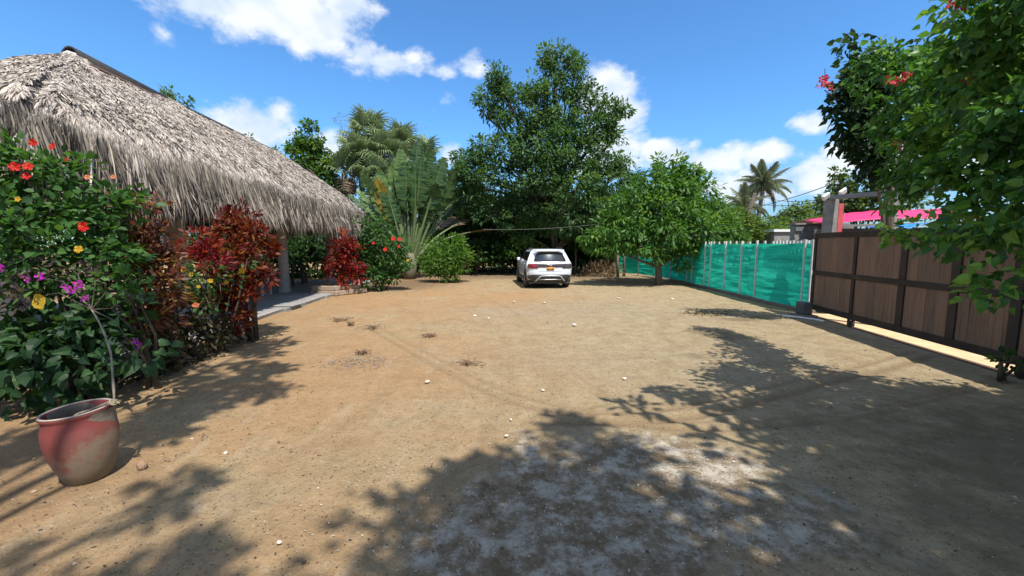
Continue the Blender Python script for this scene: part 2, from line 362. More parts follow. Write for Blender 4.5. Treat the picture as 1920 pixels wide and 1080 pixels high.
    def mix(f, A, B, bt='MIX'):
        n = N.new('ShaderNodeMix'); n.data_type = 'RGBA'; n.blend_type = bt
        for s, v in (('Factor', f), ('A', A), ('B', B)):
            if isinstance(v, (int, float)): n.inputs[s].default_value = v
            elif isinstance(v, tuple): n.inputs[s].default_value = (*v, 1)
            else: L.new(v, n.inputs[s])
        return n.outputs['Result']
    big = nz(.55, 5); mid = nz(3.2, 8, .62); fine = nz(38, 6, .7); grain = nz(160, 3, .7); streak = nz(1.6, 6, .6, (.45, 2.4, 1))
    r1 = ramp(N, [(.28, .208, .112), (.345, .27, .158), (.39, .315, .195)], [.32, .5, .68]); L.new(mid, r1.inputs[0]); col = r1.outputs[0]
    og = ma('MULTIPLY', at('orange'), mr(ma('ADD', big, ma('MULTIPLY', mid, .5)), .5, .85), cl=True)
    col = mix(ma('MULTIPLY', og, .62), col, (.36, .19, .078))
    col = mix(ma('MULTIPLY', at('grey'), mr(streak, .35, .7, .15, .65), cl=True), col, (.275, .235, .175))
    col = mix(mr(streak, .55, .75, 0, .35), col, (.35, .28, .185))
    # small dark crumbs and pale grit
    clod = nz(11, 8, .75); col = mix(mr(clod, .50, .66, 0, .62), col, (.20, .135, .078)); col = mix(mr(clod, .46, .32, 0, .5), col, (.43, .35, .235)); col = mix(mr(nz(1.1, 6, .7), .48, .72, 0, .5), col, (.235, .16, .09)); col = mix(mr(nz(2.2, 7, .7, (2.2, .5, 1)), .54, .68, 0, .4), col, (.42, .34, .23))
    col = mix(mr(fine, .53, .68, 0, .6), col, (.13, .085, .05))
    col = mix(mr(fine, .40, .26, 0, .4), col, (.38, .31, .215))
    col = mix(ma('MULTIPLY', og, .22), col, (.38, .215, .10))
    vo = N.new('ShaderNodeTexVoronoi'); vo.inputs['Scale'].default_value = 42; L.new(tc.outputs['Position'], vo.inputs['Vector'])
    vsep = N.new('ShaderNodeSeparateColor'); L.new(vo.outputs['Color'], vsep.inputs[0])
    spot = ma('MULTIPLY', mr(vo.outputs['Distance'], .30, .18), mr(vsep.outputs[0], .86, .90))
    col = mix(ma('MULTIPLY', spot, .8), col, (.06, .038, .025))
    spot2 = ma('MULTIPLY', mr(vo.outputs['Distance'], .26, .16), mr(vsep.outputs[1], .93, .96))
    col = mix(ma('MULTIPLY', spot2, .9), col, (.46, .42, .35))
    # lime and ash stain, dark earth with shade painted in, leaf litter, wheel tracks
    ln = nz(2.6, 9, .72); ln2 = nz(4.3, 11, .78)
    lm = mr(ma('ADD', at('lime'), ma('MULTIPLY', ma('SUBTRACT', ln, .5), 2.2)), .35, .9)
    ashc = ramp(N, [(.09, .06, .038), (.22, .17, .115), (.40, .35, .275), (.56, .50, .415)], [.40, .48, .55, .64]); L.new(ln2, ashc.inputs[0])
    col = mix(ma('MULTIPLY', lm, mr(ln2, .3, .58, .55, .9)), col, ashc.outputs[0])
    ms = mr(ma('ADD', at('shade_earth'), ma('MULTIPLY', ma('SUBTRACT', ln, .5), 1.8)), .45, 1.0)
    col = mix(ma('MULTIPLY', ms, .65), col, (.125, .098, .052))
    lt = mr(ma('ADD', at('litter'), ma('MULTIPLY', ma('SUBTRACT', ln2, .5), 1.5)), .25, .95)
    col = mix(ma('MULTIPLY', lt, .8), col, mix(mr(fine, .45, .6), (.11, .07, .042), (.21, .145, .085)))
    col = mix(ma('MULTIPLY', at('track'), mr(mid, .3, .6, .25, .5)), col, (.17, .11, .06))
    col = mix(.35, col, mix(mr(grain, .3, .7), (.62, .62, .62), (1, 1, 1)), 'MULTIPLY')
    L.new(col, P.inputs['Base Color']); P.inputs['Roughness'].default_value = .95; P.inputs['Specular IOR Level'].default_value = .15
    hh = ma('ADD', ma('MULTIPLY', fine, .6), ma('ADD', ma('MULTIPLY', mid, 1.6), ma('MULTIPLY', grain, .25)))
    hh = ma('ADD', hh, ma('ADD', ma('MULTIPLY', spot, .4), ma('MULTIPLY', clod, 1.4)))
    b = N.new('ShaderNodeBump'); b.inputs['Strength'].default_value = .75; b.inputs['Distance'].default_value = .034; L.new(hh, b.inputs['Height']); L.new(b.outputs[0], P.inputs['Normal'])
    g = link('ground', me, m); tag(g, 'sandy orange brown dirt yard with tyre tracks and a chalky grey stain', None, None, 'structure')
make_ground()
def gravel():
    # grit, pebbles and bits of dry leaf, nobody could count them
    base = np.array([(0, 0, .6), (.6, 0, 0), (.1, .55, .05), (-.5, .1, 0), (-.05, -.6, 0), (0, 0, -.3)])
    F = [(0, 1, 2), (0, 2, 3), (0, 3, 4), (0, 4, 1)]
    n = 15000
    Y = np.exp(rng.uniform(np.log(1.1), np.log(24), n)); X = rng.uniform(-1, 1, n) * np.minimum(1.3 * Y + .5, 7)
    S = rng.lognormal(-5.25, .5, n) * (1 + Y * .05)
    vs = []; fs = []; rn = []
    for i in range(n):
        a = rng.uniform(0, 6.28); c, s = math.cos(a), math.sin(a); q = base * S[i] * rng.uniform(.6, 1.5, 3); k = len(vs)
        for p in q: vs.append((X[i] + c * p[0] - s * p[1], Y[i] + s * p[0] + c * p[1], p[2] + .004 + .022 * noise.noise(Vector((X[i] * .45, Y[i] * .45, 1.3))) + .008 * noise.noise(Vector((X[i] * 2.3, Y[i] * 2.3, 4.3)))))
        fs += [tuple(k + j for j in f) for f in F]; rn += [rng.uniform()] * 4
    me = bpy.data.meshes.new('gravel'); me.from_pydata(vs, [], fs); at = me.attributes.new('rnd', 'FLOAT', 'FACE'); at.data.foreach_set('value', np.array(rn, np.float32)); me.update()
    m, N, L, P, O = new_mat('grit'); a = N.new('ShaderNodeAttribute'); a.attribute_name = 'rnd'
    r = ramp(N, [(.06, .035, .02), (.17, .10, .055), (.23, .15, .085), (.31, .22, .135), (.46, .40, .32)], [0, .3, .55, .85, 1]); L.new(a.outputs['Fac'], r.inputs[0]); L.new(r.outputs[0], P.inputs['Base Color']); P.inputs['Roughness'].default_value = .9
    tag(link('gravel', me, m), 'scattered grit and small pebbles over the dirt yard', 'gravel', None, 'stuff')
    # fallen dry leaves along the edges
    n = 2600
    sp = [(-5.0, 5.5, 1.0, 2.4), (-4.6, 17.6, 1.6, 1.2), (5.5, 18.5, 1.8, 1.4), (0, 20.5, 4.5, 1.2), (6.4, 12, .6, 3), (-3.6, 3, 1.2, 1.3), (3, 4, 2.4, 2), (-6.2, 4, .6, 2)]
    k = rng.integers(0, len(sp), n); S = np.array(sp)[k]; P_ = np.stack([S[:, 0] + rng.normal(0, 1, n) * S[:, 2], S[:, 1] + rng.normal(0, 1, n) * S[:, 3], np.full(n, .03)], -1)
    P_ = P_[(P_[:, 1] > 1.2)&(P_[:,0]<6.4)]; n = len(P_)
    d = rng.normal(size=(n, 3)) * np.array([1, 1, .15]); u = np.array([0, 0, 1.]) + rng.normal(0, .3, (n, 3))
    ml = leaf_mat('dry_leaf', [(.12, .075, .045), (.20, .135, .08), (.30, .21, .125)], .8, .1)
    o = link('leaf_litter', leaf_mesh('leaf_litter', T_OVAL, P_, d, u, rng.uniform(.015, .045, n), rng.uniform(.008, .02, n), rng.uniform(0, 1, n)), ml)
    tag(o, 'fallen dry leaves strewn along the shaded edges of the yard', 'leaf litter', None, 'stuff')
gravel()
M_STONE = mat('pale_stone', (.50, .42, .32), (.68, .62, .54), 14, .9, .5)
M_BSTONE = mat('brown_stone', (.22, .13, .08), (.34, .22, .14), 14, .9, .7)
def stone(loc, s, m, label, group=None, seed=0):
    bm = bmesh.new(); bmesh.ops.create_icosphere(bm, subdivisions=2, radius=1)
    for v in bm.verts:
        v.co *= 1 + .28 * noise.noise(v.co * 1.4 + Vector((seed * 3.1, 0, 0))); v.co = Vector((v.co.x * s[0], v.co.y * s[1], v.co.z * s[2]))
    me = bpy.data.meshes.new('stone'); bm.to_mesh(me); bm.free(); me.polygons.foreach_set('use_smooth', [True] * len(me.polygons))
    o = link('stone', me, m); o.location = (loc[0], loc[1], s[2] * .55 + .01); o.rotation_euler.z = seed; tag(o, label, 'stone', group); return o
stone((-2.82, 2.93, 0), (.035, .035, .04), M_BSTONE, 'fist sized reddish brown stone on the dirt beside the clay pot', None, 1)
for i, (p, s, lb) in enumerate([((-2.34, 3.15, 0), .020, 'whitish stone lying alone right of the clay pot'), ((-2.81, 3.4, 0), .013, 'tiny pale stone near the shadow edge beside the clay pot'), ((-1.05, 4.88, 0), .035, 'cream stone just left of the curved tyre track'),
        ((1.32, 8.47, 0), .055, 'flat white stone alone in the middle of the far yard'), ((-0.89, 9.57, 0), .05, 'white stone of a pair in front of the car, nearer the hut'), ((-0.55, 9.29, 0), .035, 'smaller white stone of a pair in front of the car'), ((0.06, 12.03, 0), .05, 'pale stone on the dirt just in front of the car, on its hut side'),
        ((-1.33, 2.15, 0), .016, 'small pale stone closest to the viewer on the sunlit dirt'), ((-0.05, 3.45, 0), .02, 'white stone at the top of the chalky grey stain'), ((-0.01, 3.79, 0), .016, 'small white chip between the tyre track and the chalky stain'), ((0.36, 4.59, 0), .024, 'pale stone lying close beyond the curved tyre track'),
        ((1.43, 5, 0), .03, 'white stone in the open dirt at the edge of the leafy shade'), ((0.96, 11.81, 0), .05, 'pale stone straight in front of the car bumper'), ((5.03, 12.63, 0), .06, 'whitish stone on the dirt in front of the mango tree shade'), ((1.74, 3.02, 0), .012, 'tiny white stone inside the deep shade on the right'), ((3.42, 12.88, 0), .05, 'pale stone on the dirt on the fence side of the car')]):
    stone(p, (s, s * .75, s * .5), M_STONE, lb, 'white stones scattered over the yard', i + 2)
M_TWIG = mat('dry_twig', (.14, .09, .055), (.22, .145, .09), 20, .9)
def twig_clump(loc, r, label, seed):
    rd = random.Random(seed); t = empty('dry_weed_clump', loc, label, 'dead weed'); mb = MB()
    for k in range(16):
        a = rd.uniform(0, 6.28); l = r * rd.uniform(.5, 1.1); p = Vector(loc) + Vector((rd.uniform(-.4, .4) * r, rd.uniform(-.25, .25) * r, .015)); q = p + Vector((math.cos(a) * l, math.sin(a) * l * .7, rd.uniform(.01, .06)))
        mid = p.lerp(q, .5) + Vector((rd.uniform(-.1, .1) * r, rd.uniform(-.1, .1) * r, .03)); mb.tube([p, mid, q], [.006, .005, .002], 4)
    mb.build('stem', M_TWIG, t)
    n = 60; P_ = np.array(loc) + np.stack([rng.normal(0, .45 * r, n), rng.normal(0, .28 * r, n), rng.uniform(.005, .05, n)], -1)
    link('leaf', leaf_mesh('leaf', T_RHOMB, P_, rng.normal(size=(n, 3)), rng.normal(size=(n, 3)) + np.array([0, 0, 1]), rng.uniform(.03, .07, n), rng.uniform(.01, .025, n), rng.uniform(0, 1, n)), bpy.data.materials['dry_leaf'], t)
twig_clump((-3.85, 9.02, 0), .24, 'flat dead weed clump nearest the hut floor edge, longest and thinnest', 1)
twig_clump((-2.89, 8.14, 0), .24, 'dark bushy dead weed clump at the start of the tyre track', 2)
twig_clump((-3.45, 8.53, 0), .10, 'tiny dead weed tuft between two larger dead clumps', 3)
twig_clump((-0.61, 5.65, 0), .2, 'dead weed sprig in the open dirt beyond the curved tyre track', 4)
twig_clump((-1.54, 7.42, 0), .16, 'small dead weed clump midway between the hut and the middle of the yard', 5)
twig_clump((-2.35, 6.22, 0), .14, 'dead weed on the small grey ash spot', 6)
def chips(name, cx, cy, rx, ry, n, cols, label, cat, s=(.01, .03)):
    P_ = np.stack([rng.normal(cx, rx, n), rng.normal(cy, ry, n), np.full(n, .012)], -1)
    o = link(name, leaf_mesh(name, T_RHOMB, P_, rng.normal(size=(n, 3)) * np.array([1, 1, .1]), np.array([0, 0, 1.]) + rng.normal(0, .25, (n, 3)), rng.uniform(s[0], s[1], n) * 2, rng.uniform(s[0], s[1], n), rng.uniform(0, 1, n)), leaf_mat(name, cols, .9, .0))
    tag(o, label, cat, None, 'stuff')
x_, y_ = (4.98, 10.11, 0)[:2]; chips('straw', x_, y_, .35, .22, 700, [(.25, .19, .10), (.42, .34, .19)], 'thin patch of pale dry straw on the dirt before the green fence', 'straw', (.02, .05))
x_, y_ = (2.44, 11.48, 0)[:2]; chips('rubble', x_, y_, .7, .5, 260, [(.20, .12, .08), (.5, .42, .34)], 'scatter of small reddish and pale rubble bits behind the middle of the yard', 'rubble', (.01, .028))
x_, y_ = (-2.25, 5.76, 0)[:2]; chips('ash', x_, y_, .3, .2, 500, [(.06, .055, .05), (.28, .26, .24)], 'small spot of grey ash and charred bits on the dirt near the tyre track', 'ash', (.006, .02))
x_, y_ = (0.33, 2.6, 0)[:2]; chips('chalk_bits', x_, y_, .8, .5, 1500, [(.10, .085, .07), (.35, .31, .26), (.6, .56, .5)], 'loose crumbs of chalk and grit over the grey stain', 'chalk crumbs', (.003, .011))
# ---------------------------------------------------------------- thatched hut
M_TH = []
def thatch_mat(name, cols, pos, tr=.06):
    m, N, L, P, O = new_mat(name); a = N.new('ShaderNodeAttribute'); a.attribute_name = 'rnd'
    g = N.new('ShaderNodeNewGeometry'); nz = N.new('ShaderNodeTexNoise'); nz.inputs['Scale'].default_value = 1.3; nz.inputs['Detail'].default_value = 4; L.new(g.outputs['Position'], nz.inputs[0])
    ma = N.new('ShaderNodeMath'); ma.operation = 'MULTIPLY_ADD'; L.new(nz.outputs[0], ma.inputs[0]); ma.inputs[1].default_value = .6; ma.inputs[2].default_value = -.3
    ad = N.new('ShaderNodeMath'); ad.use_clamp = True; L.new(ma.outputs[0], ad.inputs[0]); L.new(a.outputs['Fac'], ad.inputs[1])
    r = ramp(N, cols, pos); L.new(ad.outputs[0], r.inputs[0]); L.new(r.outputs[0], P.inputs['Base Color']); P.inputs['Roughness'].default_value = .75; P.inputs['Specular IOR Level'].default_value = .3
    return m
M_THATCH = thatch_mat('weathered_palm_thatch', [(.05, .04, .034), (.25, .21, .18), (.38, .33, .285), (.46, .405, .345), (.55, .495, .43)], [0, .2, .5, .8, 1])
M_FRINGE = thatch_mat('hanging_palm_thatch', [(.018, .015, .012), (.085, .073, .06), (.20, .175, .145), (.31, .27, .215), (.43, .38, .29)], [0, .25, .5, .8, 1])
M_WOODD = mat('dark_wood', (.045, .032, .024), (.09, .065, .045), 3, .7, .3, stretch=(1, 1, .2))
M_POST = mat('grey_hut_post', (.30, .29, .27), (.42, .40, .37), 8, .9, .3)
M_SLAB = mat('worn_cement_floor', (.20, .20, .19), (.29, .28, .265), 2.2, .85, .25, detail=9)
M_SLABE = mat('chipped_cement_edge', (.24, .22, .19), (.36, .33, .29), 5, .9, .4)
A = Vector((-8.38, 8.2, 5.3)); B = Vector((-9.35, 16.6, 5.36)); C = Vector((-5.45, 4.6, 2.95)); Dc = Vector((-6.62, 19.2, 2.85))
C2 = Vector((-11.6, 4.2, 2.5)); D2 = Vector((-12.6, 19.6, 2.8))
hut = empty('thatched_hut', (-8.9, 12, 0), 'open sided hut under a huge grey palm thatch roof', 'hut')
def roof():
    core = MB(); off = Vector((0, 0, -.16)); a, b, c, d, c2, d2 = [p + off for p in (A, B, C, Dc, C2, D2)]
    core.add([a, b, c, d, c2, d2], [(0, 2, 3, 1), (0, 4, 2), (1, 3, 5), (0, 1, 5, 4)]); core.build('roof', M_WOODD, hut)
    faces = [((A, A.lerp(B, .5), B), (C, C.lerp(Dc, .5), Dc), 115000), ((A, A, A), (C2, C2.lerp(C, .5), C), 46000), ((A, A, A), (C + Vector((-.55, -.08, -.02)), C, C + Vector((-.05, .7, .0))), 5000), ((B, B, B), (Dc + Vector((.03, -.6, 0)), Dc, Dc + Vector((-.6, .03, 0))), 3000), ((B, B, B), (Dc, Dc.lerp(D2, .5), D2), 5000), ((B, B.lerp(A, .5), A), (D2, D2.lerp(C2, .5), C2), 4500)]
    Ps, Ds, Us, Ls, Ws, Rn = [], [], [], [], [], []
    for fi, (tp, ed, n) in enumerate(faces):
        T0, T1 = np.array(tp[0]), np.array(tp[2]); E0, E1 = np.array(ed[0]), np.array(ed[2])
        w = rng.uniform(0, 1, n); u = rng.uniform(0, 1, n)
        v = w if fi == 0 or fi == 5 else np.sqrt(w)
        top = T0 + (T1 - T0) * u[:, None]; edg = E0 + (E1 - E0) * u[:, None]; P = top + (edg - top) * v[:, None]
        dn = norm(edg - top); nn = np.cross((T1 - T0) + (E1 - E0), edg - top); nn = norm(nn); nn = np.where(nn[:, 2:] < 0, -nn, nn)
        # soft swell of the thatch, thicker rounded eave, clumps
        sw = np.array([noise.noise(Vector((p[0] * .8, p[1] * .8, p[2] * .8))) for p in P])
        sw2 = np.array([noise.noise(Vector((p[0] * 3, p[1] * 3, p[2] * 3))) for p in P])
        P = P + nn * (.05 + .09 * sw + .05 * sw2 + .14 * np.sin(np.pi * np.clip(v, 0, 1)) )[:, None]
        L = rng.uniform(.06, .17, n) * (1 + v * .5)
        tilt = rng.uniform(-.02, .22, n)
        # eyebrow: the near end steps back under an upper layer
        if fi == 1:
            lim = .60 + .20 * np.clip((u - .72) / .28, 0, 1) ** 2 + .012 * np.sin(u * 60)
            inn = v > lim; P[inn] -= nn[inn] * .5; L[inn] *= 1.3
            edge = (v > lim - .06) & (v <= lim); L[edge] *= 1.25; tilt[edge] = -.02
            P[(v > lim) & (v < lim + .11), 2] -= 40      # nothing is laid in the open gap (moved out below)
        side = rng.normal(0, .45, n)[:, None] * norm(np.array([(E1 - E0)]))
        D = dn + nn * tilt[:, None] + side
        low = np.clip((v - .74) / .26, 0, 1)[:, None]; D = D * (1 - low * .75) + np.array([0, 0, -1.]) * low * .95 + nn * .12 * low
        L = L * (1 + 3.0 * low[:, 0] ** 2)
        kp = P[:, 2] > -5; Wd_ = rng.uniform(.012, .03, n)
        Ps.append(P[kp]); Ds.append(D[kp]); Us.append((nn + rng.normal(0, .5, (n, 3)))[kp]); Ls.append(L[kp]); Ws.append(Wd_[kp])
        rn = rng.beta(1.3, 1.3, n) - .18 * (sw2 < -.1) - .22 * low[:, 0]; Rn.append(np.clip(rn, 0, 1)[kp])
    me = leaf_mesh('thatch', T_NARROW, np.concatenate(Ps), np.concatenate(Ds), np.concatenate(Us), np.concatenate(Ls), np.concatenate(Ws), np.concatenate(Rn))
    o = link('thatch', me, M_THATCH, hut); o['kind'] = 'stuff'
    # fringe of hanging palm strips along the eaves
    Ps, Ds, Us, Ls, Ws, Rn = [], [], [], [], [], []
    for (p0, p1, n, outv) in ((C, Dc, 16000, (1, .08)), (C2, C, 5000, (0, -1)), (Dc, D2, 2600, (0, 1)), (D2, C2, 3000, (-1, 0))):
        n = int(n * (2.4 if outv[0] > .5 else 1.6)); u = rng.uniform(0, 1, n); P = np.array(p0) + (np.array(p1 - p0)) * u[:, None]
        dep = rng.uniform(-.5, .08, n); P[:, 0] += outv[0] * dep; P[:, 1] += outv[1] * dep; P[:, 2] += -dep * .55 + rng.uniform(-.30, .18, n) + .06 * np.sin(u * 37) + .05
        lock = np.array([noise.noise(Vector((x * 40, 3.3, 0))) for x in u])
        D = np.stack([outv[0] * .14 + rng.normal(0, .10, n), outv[1] * .14 + rng.normal(0, .10, n), -np.ones(n)], -1)
        D[:, 1] += lock * .25 * abs(outv[0]); D[:, 0] += lock * .25 * abs(outv[1])
        L = rng.uniform(.3, .78, n) * (1 + .22 * lock)
        Ps.append(P); Ds.append(D); Us.append(np.array([outv[0], outv[1], .2]) + rng.normal(0, .6, (n, 3))); Ls.append(L); Ws.append(rng.uniform(.012, .032, n))
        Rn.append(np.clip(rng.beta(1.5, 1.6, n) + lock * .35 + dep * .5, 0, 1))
    me = leaf_mesh('thatch_fringe', T_NARROW, np.concatenate(Ps), np.concatenate(Ds), np.concatenate(Us), np.concatenate(Ls), np.concatenate(Ws), np.concatenate(Rn))
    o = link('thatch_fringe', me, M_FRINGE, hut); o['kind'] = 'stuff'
    # ridge cap of black roofing felt, first stretch thick
    M_CAP = mat('black_roofing_felt', (.015, .015, .015), (.035, .033, .03), 5, .8, .3); M_CAP2 = mat('brown_ridge_tile', (.12, .065, .045), (.2, .12, .09), 5, .8, .3)
    ax = (B - A).normalized(); mb = MB(); s0 = A - ax * .12; s1 = A + ax * 2.6
    def arch(p, r, h): return [p + Vector((math.cos(t) * r, 0, math.sin(t) * h - .12)) for t in np.linspace(0, math.pi, 9)]
    r1 = arch(s0, .19, .27); r2 = arch(s1, .15, .20); i1 = arch(s0, .16, .23); i2 = arch(s1, .12, .17)
    vs = r1 + r2 + i1 + i2; fs = [(k, k + 1, 9 + k + 1, 9 + k) for k in range(8)] + [(18 + k, 27 + k, 27 + k + 1, 18 + k + 1) for k in range(8)] + [(k, 18 + k, 19 + k, k + 1) for k in range(8)] + [(9 + k, 10 + k, 28 + k, 27 + k) for k in range(8)]
    mb.add(vs, fs); mb.build('ridge_cap', M_CAP, hut, smooth=True)
    mb = MB(); r1 = arch(s1 - ax * .3, .13, .20); r2 = arch(B + ax * .1, .13, .19); mb.add(r1 + r2, [(k, k + 1, 10 + k, 9 + k) for k in range(8)]); mb.build('ridge_cap', M_CAP, hut)
    mb = MB(); mb.tube([s0 + Vector((.22, 0, -.13)), s1 + Vector((.20, .1, -.13))], .04, 7); mb.build('ridge_edge', M_CAP2, hut)
    mb = MB(); mb.add([s0 + Vector((x, -.03, z)) for x, z in ((-.28, -.12), (.17, -.12), (.16, .0), (.0, .05), (-.2, -.02))], [(0, 1, 2, 3, 4)]); mb.build('ridge_plug', mat('white_plaster', (.7, .7, .68)), hut)
roof()
def hut_inside():
    f = MB(); f.box(-13.2, -5.95, 4.4, 19.5, -.2, .085); fl = None
    # floor slab with an outline following the worn edge, laid in separate cement bays
    bays = [(5.2, 7.4), (7.4, 8.9), (8.9, 10.3), (10.3, 11.5), (11.5, 13.0), (13.0, 15.0), (15.0, 18.8)]
    for i, (y0, y1) in enumerate(bays):
        xe0 = -5.42 - .078 * (y0 - 5); xe1 = -5.42 - .078 * (y1 - 5); mb = MB(); j = [.0, .03, -.05, .04, .0, .05, .0][i]
        z = .085 + (.004 if i % 2 else 0)
        vs = [(-13, y0 + .006, -.1), (xe0 + j, y0 + .006, -.1), (xe1 + j, y1 - .006, -.1), (-13, y1 - .006, -.1)]; vs += [(v[0], v[1], z) for v in vs]
        mb.add(vs, [(4, 5, 6, 7), (0, 1, 5, 4), (1, 2, 6, 5), (2, 3, 7, 6), (3, 0, 4, 7)]); mb.build('floor_slab', M_SLAB, hut, bevel=.012)
        if i in (1, 2, 4):
            mb = MB(); vs = [(xe0 + j + .001, y0 + .1, .02), (xe1 + j + .001, y1 - .1, .02), (xe1 + j - .05, y1 - .1, z + .006), (xe0 + j - .05, y0 + .1, z + .006), (xe1 + j + .012, y1 - .1, z - .004), (xe0 + j + .012, y0 + .1, z - .004)]
            mb.add(vs, [(3, 5, 4, 2), (0, 1, 4, 5)]); mb.build('slab_edge', M_SLABE, hut)
    mb = MB(); mb.box(-6.3, -5.75, 10.5, 11.1, .10, .125, M=Matrix.Rotation(0, 4, 'Z')); mb.build('broken_slab', mat('loose_cement', (.2, .2, .19), (.3, .29, .27), 4, .9, .3), hut, bevel=.01)
    for (x, y) in [(-7.9, 14.0), (-7.55, 9.2), (-7.2, 5.8), (-8.2, 18.3), (-11.9, 5.6), (-11.9, 10), (-12, 14.4), (-12, 18.6)]:
        mb = MB(); mb.tube([(x, y, 0.05), (x + .02, y, 1.5), (x, y, 3.4)], [.17, .155, .15], 12); mb.tube([(x, y, .05), (x, y, .22)], [.21, .2], 12); mb.build('post', M_POST, hut, smooth=False)
    for x, z in ((-7.7, 2.85), (-11.9, 2.85)):
        mb = MB(); mb.tube([(x + .45, 5, z), (x - .45, 19, z)], .09, 8); mb.build('beam', M_WOODD, hut)
    for y in np.arange(5.5, 18.6, 1.6):
        mb = MB(); mb.tube([(-5.9 - .07 * (y - 5), y, 2.85), (-8.9, y, 5.0), (-12.2, y, 2.85)], .05, 6); mb.build('rafter', M_WOODD, hut)
hut_inside()
M_GREYP = mat('pale_grey_paint', (.42, .42, .43), (.5, .5, .5), 6, .6)
def inside_things():
    c = empty('cabinet', (-8.2, 13.2, .09), 'low pale grey cabinet standing on thin legs beside the hut post', 'cabinet')
    mb = MB(); mb.box(-9.3, -7.95, 12.85, 13.4, .42, 1.0); mb.build('body', M_GREYP, c, bevel=.01)
    mb = MB(); mb.box(-9.25, -8.0, 12.845 - .02, 12.847, .46, .96); mb.build('door', mat('cabinet_door', (.32, .32, .33), (.4, .4, .4)), c)
    for x in (-9.25, -8.0):
        for y in (12.9, 13.35):
            mb = MB(); mb.box(x - .025, x + .025, y - .025, y + .025, .09, .42); mb.build('leg', M_GREYP, c)
    for i, (x, y, lb) in enumerate([(-9.6, 16.4, 'dark wooden dining table deep in the shade of the hut'), (-10.4, 11.2, 'dark wooden dining table behind the flowering hedge, inside the hut')]):
        t = empty('dining_table', (x, y, .09), lb, 'table', 'tables under the thatch')
        mb = MB(); mb.box(x - 1.0, x + 1.0, y - .45, y + .45, .80, .85); mb.build('tabletop', M_WOODD, t, bevel=.008)
        for sx in (-.9, .9):
            for sy in (-.38, .38):
                mb = MB(); mb.box(x + sx - .04, x + sx + .04, y + sy - .04, y + sy + .04, .09, .80); mb.build('leg', M_WOODD, t)
        for sy, w in ((-.8, 'near'), (.8, 'far')):
            b = empty('bench', (x, y + sy, .09), 'dark wooden bench on the %s side of the %s' % (w, 'table deep in the hut' if i == 0 else 'table behind the hedge'), 'bench', 'benches under the thatch')
            mb = MB(); mb.box(x - .9, x + .9, y + sy - .15, y + sy + .15, .50, .54); mb.build('seat', M_WOODD, b)
            for sx in (-.8, .8):
                mb = MB(); mb.box(x + sx - .04, x + sx + .04, y + sy - .13, y + sy + .13, .09, .50); mb.build('leg', M_WOODD, b)
    # timber edging of the planter beside the hut floor
    pl = empty('planter', (-6.4, 14.6, 0), 'low planter of rough grey timbers at the end of the hut floor', 'planter')
    M_TIM = mat('grey_timber', (.24, .17, .12), (.40, .31, .23), 5, .9, .5, stretch=(1, 1, 4))
    for (a, b, z) in [((-6.85, 13.75), (-5.85, 13.55), .09), ((-6.8, 13.78), (-6.0, 13.6), .25), ((-6.0, 13.55), (-5.3, 14.6), .09), ((-6.05, 13.7), (-5.55, 14.4), .25), ((-6.85, 13.9), (-7.0, 15.6), .09), ((-6.85, 13.9), (-7.0, 15.5), .25)]:
        mb = MB(); d = Vector((b[0] - a[0], b[1] - a[1], 0)); M = Matrix.Translation((a[0], a[1], z)) @ Matrix.Rotation(math.atan2(d.y, d.x), 4, 'Z'); mb.box(0, d.length, -.08, .08, -.078, .078, M=M); mb.build('timber', M_TIM, pl, bevel=.02)
inside_things()
# ---------------------------------------------------------------- green shade cloth fence
def cloth_mat():
    m, N, L, P, O = new_mat('green_shade_cloth'); g = N.new('ShaderNodeTexCoord'); mp = N.new('ShaderNodeMapping'); mp.inputs['Scale'].default_value = (.5, .5, 5); L.new(g.outputs['Object'], mp.inputs[0])
    nz = N.new('ShaderNodeTexNoise'); nz.inputs['Scale'].default_value = 1.3; nz.inputs['Detail'].default_value = 7; nz.inputs['Distortion'].default_value = .8; L.new(mp.outputs[0], nz.inputs[0])
    r = ramp(N, [(.012, .34, .23), (.02, .50, .345), (.04, .64, .46)], [.3, .5, .7]); L.new(nz.outputs[0], r.inputs[0]); L.new(r.outputs[0], P.inputs['Base Color']); P.inputs['Specular IOR Level'].default_value = .15; P.inputs['Roughness'].default_value = .85
    t = N.new('ShaderNodeBsdfTranslucent'); L.new(r.outputs[0], t.inputs[0]); mx = N.new('ShaderNodeMixShader'); mx.inputs[0].default_value = .36
    b = N.new('ShaderNodeBump'); b.inputs['Strength'].default_value = .7; b.inputs['Distance'].default_value = .05; L.new(nz.outputs[0], b.inputs['Height']); L.new(b.outputs[0], P.inputs['Normal']); L.new(b.outputs[0], t.inputs['Normal'])
    L.new(P.outputs[0], mx.inputs[1]); L.new(t.outputs[0], mx.inputs[2]); L.new(mx.outputs[0], O.inputs[0]); return m
M_CLOTH = cloth_mat(); M_WPOST = mat('pale_fence_post', (.45, .45, .44), (.62, .61, .58), 9, .85, .3); M_KERB = mat('grey_concrete_kerb', (.13, .11, .085), (.20, .17, .13), 6, .95, .5)  # kerb colour darkened to carry the fence's shade along its foot
FP = [(7.38, 9.93), (7.42, 10.25), (7.53, 12.45), (7.57, 13.35), (7.6, 14.4), (7.66, 15.6), (7.68, 16.1), (7.72, 17.3), (7.74, 17.8), (7.7, 19.6), (7.55, 21.5), (7.2, 23.0), (6.7, 23.9), (6.1, 24.2)]
fence = empty('cloth_fence', (7.6, 16, 0), 'green shade cloth stretched over pale posts along the yard edge', 'fence')
